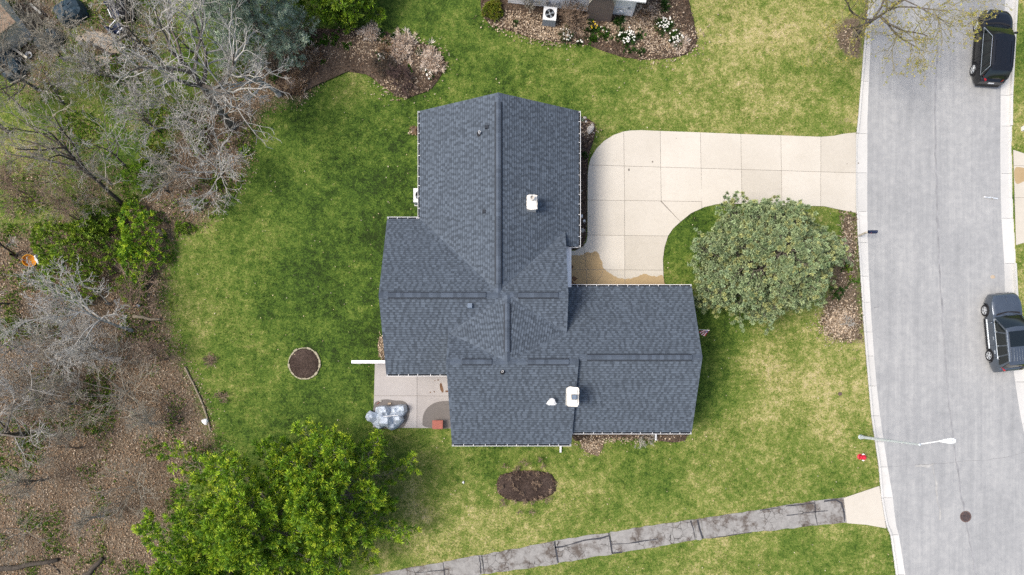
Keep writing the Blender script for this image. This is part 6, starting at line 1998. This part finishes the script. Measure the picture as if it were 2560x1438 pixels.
# roof
ov = .45
V = [(-.4, -ov, 2.72), (WL + ov, -ov, 2.72), (WL + ov, 4.5, 5.3), (-.4, 4.5, 5.3), (-.4, 9.4, 2.72), (WL + ov, 9.4, 2.72)]
V += [(a_, b__, c_ - .14) for a_, b__, c_ in V]
nr = obj('roof', V, [(0, 1, 2, 3), (3, 2, 5, 4), (6, 9, 8, 7), (9, 10, 11, 8), (0, 6, 7, 1), (1, 7, 8, 2), (2, 8, 11, 5), (5, 11, 10, 4), (4, 10, 9, 3), (3, 9, 6, 0)], M['brownroof'], NH, local=True)
MB().box((WL / 2, -ov - .07, 2.62), (WL + .85, .12, .11)).build('gutter', M['white'], **lo)
MB().tube([(6.55, -.02, .55), (6.55, -.12, .55), (6.55, -.16, .62), (6.55, -.16, .80), (6.62, -.18, .88), (6.74, -.18, .86), (6.80, -.18, .76)], .05, 10).build('vent_elbow', M['vinyl'], **lo)
MB().box((7.15, -.05, .9), (.12, .06, .14)).build('outlet_cover', M['acgrey'], **lo)
MB().box((2.35, -.07, .55), (.14, .1, .3)).build('disconnect_box', M['cobble'], **lo)
MB().box((2.95, -.07, .6), (.16, .1, .26)).build('meter', M['tin'], **lo)
MB().tube([(2.35, -.1, .6), (2.5, -.25, .35), (2.6, -.45, .3)], .018, 6).build('conduit', M['black'], **lo)
MB().box((.45, -.05, 1.1), (.3, .05, .2)).build('window', M['head'], **lo)

# ------------------------------------------------------------------ the far yard at the top left
sh = np.array(G(-8, 95))
SH = tag(empty('garden_shed', tuple(sh), None, .62), 'brownish-grey shed roof at the top corner behind twigs', 'shed')
ls = dict(parent=SH, local=True)
MB().box((0, 0, -.1), (3.6, 2.6, 2.2)).build('wall', M['siding2'], **ls)
V = [(-2, -1.55, 2.0), (2, -1.55, 2.0), (2, 0, 2.8), (-2, 0, 2.8), (-2, 1.55, 2.0), (2, 1.55, 2.0)]
V += [(a_, b__, c_ - .1) for a_, b__, c_ in V]
sr = obj('roof', V, [(0, 1, 2, 3), (3, 2, 5, 4), (6, 9, 8, 7), (9, 10, 11, 8), (0, 6, 7, 1), (1, 7, 8, 2), (2, 8, 11, 5), (5, 11, 10, 4), (4, 10, 9, 3), (3, 9, 6, 0)], M['timber'], SH, local=True)
for k in range(8):
    for s in (-1, 1):
        y_, z_ = s * (1.53 - k * .19), 2.02 + k * .098
        MB().add([(-2.01, y_, z_), (2.01, y_, z_), (2.01, y_ - s * .19, z_ + .098), (-2.01, y_ - s * .19, z_ + .098), (-2.01, y_, z_ - .02), (2.01, y_, z_ - .02)],
                 [(0, 1, 2, 3), (0, 4, 5, 1)]).build('roof_board', M['twigb'], sr, local=True)
MB().box((0, -1.32, 0), (1.2, .06, 1.85)).build('door', M['cream'], **ls)
def cover(px, py, sx, sy, hz, rz, label, m='blue'):
    b = np.array(G(px, py))
    o = empty('covered_pile', tuple(b), None, rz)
    n = 26
    V, Fc = [], []
    rg = random.Random(int(px))
    for k, (r_, h) in enumerate(((1.04, 0), (1.0, .45), (.9, .85), (.6, 1.0), (.25, 1.05))):
        for i in range(n):
            a_ = 2 * math.pi * i / n
            q_ = (abs(math.cos(a_)) ** 5 + abs(math.sin(a_)) ** 5) ** -.2
            V.append((math.cos(a_) * q_ * sx * r_ * rg.uniform(.96, 1.04), math.sin(a_) * q_ * sy * r_ * rg.uniform(.96, 1.04), hz * h * rg.uniform(.92, 1.08)))
    for k in range(4):
        for i in range(n): Fc.append((k * n + i, k * n + (i + 1) % n, (k + 1) * n + (i + 1) % n, (k + 1) * n + i))
    Fc.append(tuple(range(4 * n, 5 * n)))
    obj('cover', V, Fc, M[m], o, local=True)
    MB().tube([(-sx * .9, -sy * 1.05, hz * .3), (0, -sy * 1.06, hz * .25), (sx * .9, -sy * 1.05, hz * .3)], .02, 5).build('tie_cord', M['cream'], o, local=True)
    tag(o, label, 'covered pile')
cover(128, 106, .75, .42, .7, .55, 'dark teal covered pile nearest the sandy flagstones')
cover(185, 38, .8, .6, .8, .5, 'dark teal covered pile at the top edge')
cover(32, 168, .6, .9, .7, .5, 'dark teal covered pile at the corner by the shed')
cover(322, 30, .35, .7, .9, .2, 'black covered grill beside the navy chairs', 'black')
def beam(a_, b_, w, label):
    p, q_ = np.array(G(*a_)), np.array(G(*b_))
    d = q_ - p; L = np.linalg.norm(d)
    o = MB().box((0, 0, 0), (L, w, .09)).build('timber_beam', M['cream'])
    o.location = tuple((p + q_) / 2 + (0, 0, .3)); o.rotation_euler = (0, 0, math.atan2(d[1], d[0]))
    tag(o, label, 'beam')
beam((28, 118), (78, 152), .13, 'cream timber beam below the shed roof')
beam((86, 18), (112, 42), .13, 'cream timber beam topmost near the top edge')
beam((62, 88), (88, 108), .12, 'short cream timber beam beside the nearest teal pile')
hs_ = np.array(G(75, 140))
hose = MB()
for k in range(3):
    hose.tube([(hs_[0] + math.cos(t) * (.13 + .03 * k), hs_[1] + math.sin(t) * (.13 + .03 * k), .04 + .045 * k) for t in np.linspace(0, 6.283, 17)], .024, 6)
tag(hose.build('garden_hose', M['white']), 'coiled white hose below the dark teal covers', 'hose')
def slab(pts, h, label, m='flagstone'):
    o = MB().prism([G(*p)[:2] for p in pts], -.05, h).build('flagstone', M[m])
    tag(o, label, 'flagstone')
slab([(200, 92), (222, 80), (252, 80), (302, 104), (312, 122), (292, 140), (258, 128), (228, 114)], .05, 'large sandy flagstone seen through the bare twigs')
slab([(236, 141), (284, 144), (272, 156), (258, 170), (246, 158)], .05, 'pointed pinkish flagstone below the large sandy one')
slab([(188, 100), (198, 88), (208, 92), (204, 108)], .05, 'small sandy flagstone beside the dark teal pile')
log(222, 112, 292, 142, .09, 8, 'dark log lying between two sandy flagstones')
def chair(px, py, rz, label):
    b = np.array(G(px, py))
    o = empty('patio_chair', tuple(b), None, rz)
    l_ = dict(parent=o, local=True)
    MB().box((0, 0, .38), (.56, .56, .10)).build('seat', M['navy'], **l_)
    MB().add([(-.28, .24, .46), (.28, .24, .46), (.28, .42, 1.0), (-.28, .42, 1.0), (-.28, .32, .44), (.28, .32, .44), (.28, .50, .98), (-.28, .50, .98)], [(0, 1, 2, 3), (7, 6, 5, 4), (0, 4, 5, 1), (1, 5, 6, 2), (2, 6, 7, 3), (3, 7, 4, 0)]).build('backrest', M['navy'], **l_)
    for sx in (-1, 1):
        for sy in (-1, 1): MB().box((sx * .25, sy * .25, -.02), (.04, .04, .40)).build('leg', M['tin'], **l_)
        MB().box((sx * .30, 0, .60), (.05, .55, .03)).build('armrest', M['white'], **l_)
    tag(o, label, 'chair')
chair(300, 42, .4, 'navy patio chair nearest the top edge among twigs')
chair(305, 80, 2.4, 'navy patio chair beside the large sandy flagstone')

# orange tub and white bag in the wood
c_ = np.array(G(82, 652))
tub = empty('plastic_tub', tuple(c_), None, .5)
lt = dict(parent=tub, local=True)
b_ = MB(); b_.lathe((0, 0, .28), [(.20, -.26), (.31, 0), (.33, .22), (.34, .24), (.31, .24), (.29, .02), (.18, -.22)], 20, ax=(.25, -.55, .8), cap=False); b_.build('shell', M['orange'], **lt)
MB().lathe((0, 0, .28), [(.295, -.0), (.295, .01)], 16, ax=(.25, -.55, .8)).build('tub_floor', M['orange'], **lt)
MB().tube([(-.34, .12, .45), (-.42, .28, .6), (-.2, .42, .7), (.1, .40, .72), (.25, .25, .62)], .03, 7).build('handle', M['black'], **lt)
tub.scale = (1.1, 1.1, 1.1)
tag(tub, 'orange plastic tub tipped over with a dark handle', 'tub')
c_ = np.array(G(104, 650))
bg_ = MB()
rg = random.Random(4)
n = 14
rows = [(.30, .02), (.27, .18), (.20, .36), (.12, .5), (.05, .62)]
for r_, z in rows:
    for i in range(n):
        a_ = 2 * math.pi * i / n
        k = r_ * rg.uniform(.7, 1.2)
        bg_.V.append((c_[0] + math.cos(a_) * k * .9, c_[1] + math.sin(a_) * k * 1.2 + z * .15, z))
for k in range(len(rows) - 1):
    for i in range(n): bg_.F.append((k * n + i, k * n + (i + 1) % n, (k + 1) * n + (i + 1) % n, (k + 1) * n + i))
bg_.F.append(tuple(range((len(rows) - 1) * n, len(rows) * n)))
tag(bg_.build('plastic_bag', M['white']), 'crumpled white plastic bag beside the orange tub', 'bag')

# ------------------------------------------------------------------ parked cars
def wheel(car, x, y, r, w, side):
    wo_ = empty('wheel', (x, y, r), car)
    l_ = dict(parent=wo_, local=True)
    MB().lathe((0, 0, 0), [(r * .66, -w / 2), (r * .93, -w / 2), (r, -w * .36), (r, w * .36), (r * .93, w / 2), (r * .66, w / 2)], 30, ax=(1, 0, 0), cap=False).build('tyre', M['black'], smooth=False, **l_)
    MB().lathe((0, 0, 0), [(r * .66, -w * .2), (r * .66, w * .1)], 24, ax=(1, 0, 0)).build('brake_well', M['dark'], **l_)
    rm = MB()
    xo = side * w * .48
    rm.lathe((side * w * .30, 0, 0), [(r * .66, -.02), (r * .68, .045), (r * .60, .045), (r * .60, -.02)], 28, ax=(side, 0, 0), cap=False)
    rm.lathe((side * w * .28, 0, 0), [(r * .16, 0), (r * .14, .05)], 12, ax=(side, 0, 0))
    for k in range(5):
        a_ = 2 * math.pi * k / 5 + .3
        for da in (-.14, .14):
            p = np.array((side * (w * .28 + .035), math.cos(a_ + da * .6) * r * .1, math.sin(a_ + da * .6) * r * .1))
            q_ = np.array((side * (w * .28 + .03), math.cos(a_ + da) * r * .62, math.sin(a_ + da) * r * .62))
            rm.tube([p, q_], [.028, .022], 5)
    rm.build('rim', M['rim'], **l_)

def car(name, cx, cy, rz, z0, L, W, Ht, wb, paint, label, style):
    c = empty(name, (cx, cy, z0), None, rz)
    l_ = dict(parent=c, local=True)
    hl = L / 2
    wr = .345
    yf, yr = wb / 2 + .05, -wb / 2 + .05
    zb_tab = ([(-hl, .86), (-hl + .15, .98), (-hl + .5, 1.03), (-.6, 1.02), (.55, .99), (.95, 1.00), (hl - .75, .96), (hl - .3, .88), (hl - .08, .76), (hl, .62)] if style == 'a' else
              [(-hl, .84), (-hl + .12, .96), (-hl + .5, 1.02), (-.6, 1.0), (.55, .98), (1.0, 1.01), (hl - .7, .99), (hl - .22, .94), (hl - .06, .80), (hl, .64)])
    def zb(y): return np.interp(y, [t[0] for t in zb_tab], [t[1] for t in zb_tab])
    def wid(y):
        t = abs(y) / hl
        k = 1 - (.34 if y > 0 else .22) * max(0, (t - .58) / .42) ** 2.5
        return W / 2 * k
    ysx = sorted(set([round(v, 4) for v in list(np.linspace(-hl, hl, 40)) + [yc + o for yc in (yf, yr) for o in np.linspace(-.40, .40, 17)] + [-hl + .03, hl - .03, -hl + .08, hl - .08]]))
    fr = [0, .22, .45, .68, .86, .95]
    V, Fc = [], []
    def prof(z):
        return np.interp(z, [.2, .34, .52, .72, .9, 1.02], [.93, .985, 1.0, .995, .965, .93])
    rows = []
    for y in ysx:
        zl = .24 + .10 * max(0, (abs(y) / hl - .86) / .14)
        for yc in (yf, yr):
            if abs(y - yc) < .40: zl = max(zl, wr + math.sqrt(max(0, .40 ** 2 - (y - yc) ** 2)) * .99)
        top = zb(y); w = wid(y)
        half = []
        for f in fr:
            z = zl + (top - .035 - zl) * f
            half.append((w * prof(z), z))
        w7 = w * .90
        half += [(w * .905, top - .012), (w * .70, top + .006), (w * .35, top + .018), (0, top + .022)]
        row = [(x, y, z) for x, z in half] + [(-x, y, z) for x, z in half[-2::-1]]
        rows.append(row)
    m = len(rows[0])
    for row in rows: V += row
    for k in range(len(rows) - 1):
        for i in range(m - 1):
            a_ = k * m + i
            Fc.append((a_, a_ + 1, a_ + m + 1, a_ + m))
        Fc.append((k * m + m - 1, k * m, (k + 1) * m, (k + 1) * m + m - 1))
    Fc.append(tuple(range(m))[::-1]); Fc.append(tuple(range((len(rows) - 1) * m, len(rows) * m)))
    body = obj('body', V, Fc, M[paint], c, smooth=True, local=True)
    bm = bmesh.new(); bm.from_mesh(body.data); bmesh.ops.recalc_face_normals(bm, faces=bm.faces)
    for e in bm.edges:
        if len(e.link_faces) == 2 and e.calc_face_angle(0) > .7: e.smooth = False
    bm.to_mesh(body.data); bm.free()
    # cabin: belt and roof edges
    bx = W / 2 * .90
    if style == 'a': A0, A1, D1, D0 = 1.02, .18, -hl + .55, -hl + .13
    else: A0, A1, D1, D0 = .92, .12, -hl + .50, -hl + .20
    rx = W / 2 * .70
    zr = Ht - .06
    zbelt = 1.0
    def belt(y): return bx * (1 - .03 * ((y + .4) / 2) ** 2)
    def rxe(y): return rx * (1 - .03 * ((y + .6) / 1.6) ** 2)
    # windscreen and rear window
    MB().patch((-bx * .93, A0, zbelt - .01), (bx * .93, A0, zbelt - .01), (rxe(A1) * .97, A1, zr + .005), (-rxe(A1) * .97, A1, zr + .005), 10, 5, (0, .10, .03)).build('windscreen', M['glass'], smooth=True, **l_)
    MB().patch((rxe(D1) * .96, D1, zr), (-rxe(D1) * .96, D1, zr), (-bx * .88, D0, zbelt + .03), (bx * .88, D0, zbelt + .03), 10, 4, (0, -.06, .02)).build('rear_window', M['glass'], smooth=True, **l_)
    # roof
    rf = MB()
    ny, nxx = 12, 10
    for j in range(ny + 1):
        v = j / ny
        y = A1 + .06 + (D1 - .10 - A1 - .06) * v
        for i in range(nxx + 1):
            u = -1 + 2 * i / nxx
            x = u * rxe(y) * 1.0
            rf.V.append((x, y + (.07 * (1 - u * u) if v < .08 else (-.05 * (1 - u * u) if v > .92 else 0)), zr + (Ht - zr) * (1 - abs(u) ** 3) * (1 - abs(2 * v - 1) ** 4 * .8) - (.015 if abs(u) > .95 else 0)))
    for j in range(ny):
        for i in range(nxx):
            a_ = j * (nxx + 1) + i
            rf.F.append((a_, a_ + nxx + 1, a_ + nxx + 2, a_ + 1))
    roof = rf.build('roof', M[paint], smooth=True, **l_)
    # side glass, pillars, trim
    for s in (-1, 1):
        cuts_b = [A0 - .10, .05, -.78, -1.45 if style == 'a' else -1.42, D0 + .16]
        cuts_r = [A1 - .05, -.10, -.80, -1.36 if style == 'a' else -1.32, D1 + .05]
        MB().patch((s * belt(A0) * .985, A0 + .05, zbelt - .03), (s * belt(D0) * .98, D0, zbelt - .02), (s * rxe(D1) * .985, D1, zr - .005), (s * rxe(A1) * .985, A1 + .02, zr - .005), 8, 3, (s * .03, 0, 0)).build('pillars', M['cladding' if style == 'a' else 'paintg'], smooth=True, **l_)
        for k in range(4):
            g0, g1 = .035, .035
            def P_(yb, yr_, t):
                b_ = np.array((s * (belt(yb) + .012), yb, zbelt + .015)); r_ = np.array((s * (rxe(yr_) + .016), yr_, zr - .035))
                return b_ + (r_ - b_) * t
            yb0, yb1, yr0, yr1 = cuts_b[k] - g0, cuts_b[k + 1] + g1, cuts_r[k] - g0, cuts_r[k + 1] + g1
            MB().patch(P_(yb0, yr0, 0), P_(yb1, yr1, 0), P_(yb1, yr1, 1), P_(yb0, yr0, 1), 4, 3, (s * .022, 0, 0)).build('side_window', M['glass'], smooth=True, **l_)
        kk = 4 if style == 'a' else 3
        lowl = [(s * (belt(y) + .026), y, zbelt + .005) for y in np.linspace(cuts_b[0], cuts_b[kk], 8)]
        upl = [(s * (rxe(y) + .03), y, zr - .03) for y in np.linspace(cuts_r[0], cuts_r[kk], 8)]
        loop = lowl + ([((lowl[-1][0] + upl[-1][0]) / 2 + s * .015, (lowl[-1][1] + upl[-1][1]) / 2, (lowl[-1][2] + upl[-1][2]) / 2)] + upl[::-1] if style == 'a' else [])
        MB().tube(loop + ([lowl[0]] if style == 'a' else []), .013, 5).build('window_trim', M['chrome'], **l_)
        if style != 'a':
            MB().tube([(s * (rxe(y) - .015), y, zr + .055 - .02 * (abs(y + .7) > 1.0)) for y in np.linspace(A1 - .02, D1 + .04, 9)], .019, 6).build('roof_rail', M['chrome'], **l_)
            MB().box((s * (W / 2 + .004), -.02, .40), (.03, wb - .95, .05)).build('sill_trim', M['chrome'], **l_)
        else:
            MB().tube([(s * (rxe(y) - .02), y, zr + .03) for y in np.linspace(A1 - .05, D1 + .05, 7)], .016, 6).build('roof_rail', M['cladding'], **l_)
        MB().box((s * (W / 2 - .015), -.02, .235), (.06, wb - .82, .10)).build('sill_cladding', M['cladding'], **l_)
        for yc in (yf, yr):
            MB().tube([(s * (W / 2 * .992), yc + .42 * math.cos(t), wr + .41 * math.sin(t)) for t in np.linspace(.02, math.pi - .02, 13)], .026, 6).build('arch_trim', M['cladding'], **l_)
            MB().lathe((s * (W / 2 - .30), yc, wr), [(.395, 0), (.395, .12)], 20, ax=(s, 0, 0)).build('arch_liner', M['dark'], **l_)
            wheel(c, s * (W / 2 - .118), yc, wr, .22, s)
        # mirror
        mr = MB().lathe((s * (W / 2 * .94), A0 - .28, 1.03), [(.03, 0), (.035, .08), (.09, .10), (.10, .18), (.07, .26), (.0, .27)], 10, ax=(s, -.12, .10), sy=.62).build('mirror', M[paint if style == 'a' else 'paintg'], smooth=True, **l_)
        for yb in (-.30, -1.12):
            MB().box((s * (W / 2 * .985), yb, .86), (.035, .20, .03)).build('door_handle', M['chrome' if style != 'a' else paint], **l_)
        # door gaps
        for yb in (.70, -.30 - .42, -1.45):
            MB().box((s * (wid(yb) * .997), yb, .36), (.008, .012, .58)).build('door_gap', M['dark'], **l_)
        # lamps
        hw = wid(hl - .25)
        MB().patch((s * hw * .99, hl - .45, .80), (s * hw * .62, hl - .06, .74), (s * hw * .62, hl - .10, .84), (s * hw * .95, hl - .47, .90), 4, 2, (s * .03, .03, .02)).build('headlight', M['head'], smooth=True, **l_)
        tw_ = wid(-hl + .1)
        MB().patch((s * (tw_ * 1.01 + .012), -hl + .42, .88), (s * tw_ * .58, -hl - .022, .80), (s * tw_ * .58, -hl + .055, .99), (s * (tw_ * .97 + .01), -hl + .44, 1.01), 5, 2, (s * .07, -.06, 0)).build('taillight', M['tail'], smooth=True, **l_)
    MB().box((0, hl - .05, .30), (W * .66, .10, .20), 0, .94).build('bumper', M['cladding'], **l_)
    MB().box((0, -hl + .04, .28), (W * .74, .12, .20), 0, .94).build('bumper', M['cladding'], **l_)
    MB().box((0, hl - .03, .52), (W * .42, .07, .17), 0, .95).build('grille', M['black'], **l_)
    MB().add([(-.17, -hl - .02, .66), (.17, -hl - .02, .66), (.17, -hl + .005, .80), (-.17, -hl + .005, .80)], [(0, 1, 2, 3)]).build('number_plate', M['cloud'], **l_)
    MB().box((0, hl - .62, zb(hl - .62) + .012), (.012, .9, .012)).build('bonnet_crease', M[paint], **l_)
    MB().patch((-bx * .85, A0 + .06, zb(A0) + .02), (bx * .85, A0 + .06, zb(A0) + .02), (bx * .8, A0 + .17, zb(A0 + .17) + .026), (-bx * .8, A0 + .17, zb(A0 + .17) + .026), 6, 1, (0, .09, 0)).build('cowl', M['black'], **l_)
    for s in (-.35, .25):
        MB().tube([(s, A0 + .10, zbelt + .05), (s + .35, A0 - .02, zbelt + .09)], .010, 4).build('wiper', M['black'], **l_)
    if style != 'a':
        y0_, y1_ = -.02, -.92
        MB().patch((-rx * .78, y0_, Ht + .003), (rx * .78, y0_, Ht + .003), (rx * .78, y1_, Ht + .006), (-rx * .78, y1_, Ht + .006), 6, 3, (0, 0, .012)).build('sunroof', M['glass'], **l_)
        for k in range(7):
            x = (k - 3) * .155
            MB().box((x, (y1_ + D1) / 2 - .02, Ht - .018), (.03, abs(D1 - y1_) - .12, .022)).build('roof_rib', M[paint], **l_)
        MB().box((-.0, A1 + .08, zr - .02), (.24, .03, .02)).build('visor_sticker', M['white'], **l_)
        MB().patch((-rx * .98, D1 + .05, zr + .02), (rx * .98, D1 + .05, zr + .02), (rx * .9, D1 - .16, zr - .005), (-rx * .9, D1 - .16, zr - .005), 6, 1, (0, 0, .02)).build('spoiler', M[paint], smooth=True, **l_)
    else:
        MB().patch((-rx * .98, D1 + .05, zr + .02), (rx * .98, D1 + .05, zr + .02), (rx * .9, D1 - .20, zr - .01), (-rx * .9, D1 - .20, zr - .01), 6, 1, (0, 0, .02)).build('spoiler', M[paint], smooth=True, **l_)
        for k in range(4):
            MB().box(((k - 1.5) * .3, -.75, Ht - .012), (.02, 1.3, .012)).build('roof_rib', M[paint], **l_)
    tag(c, label, 'car')
    return c
car('parked_car', 28.48, 20.42, math.radians(-4.5), -.075, 4.36, 1.82, 1.66, 2.62, 'paintk', 'glossy black car parked at the far kerb under the street tree', 'a')
car('parked_car', 29.22, 3.55, math.radians(5.7), -.075, 4.62, 1.86, 1.66, 2.70, 'paintg', 'dark grey car with sunroof and roof rails at the far kerb', 'b')
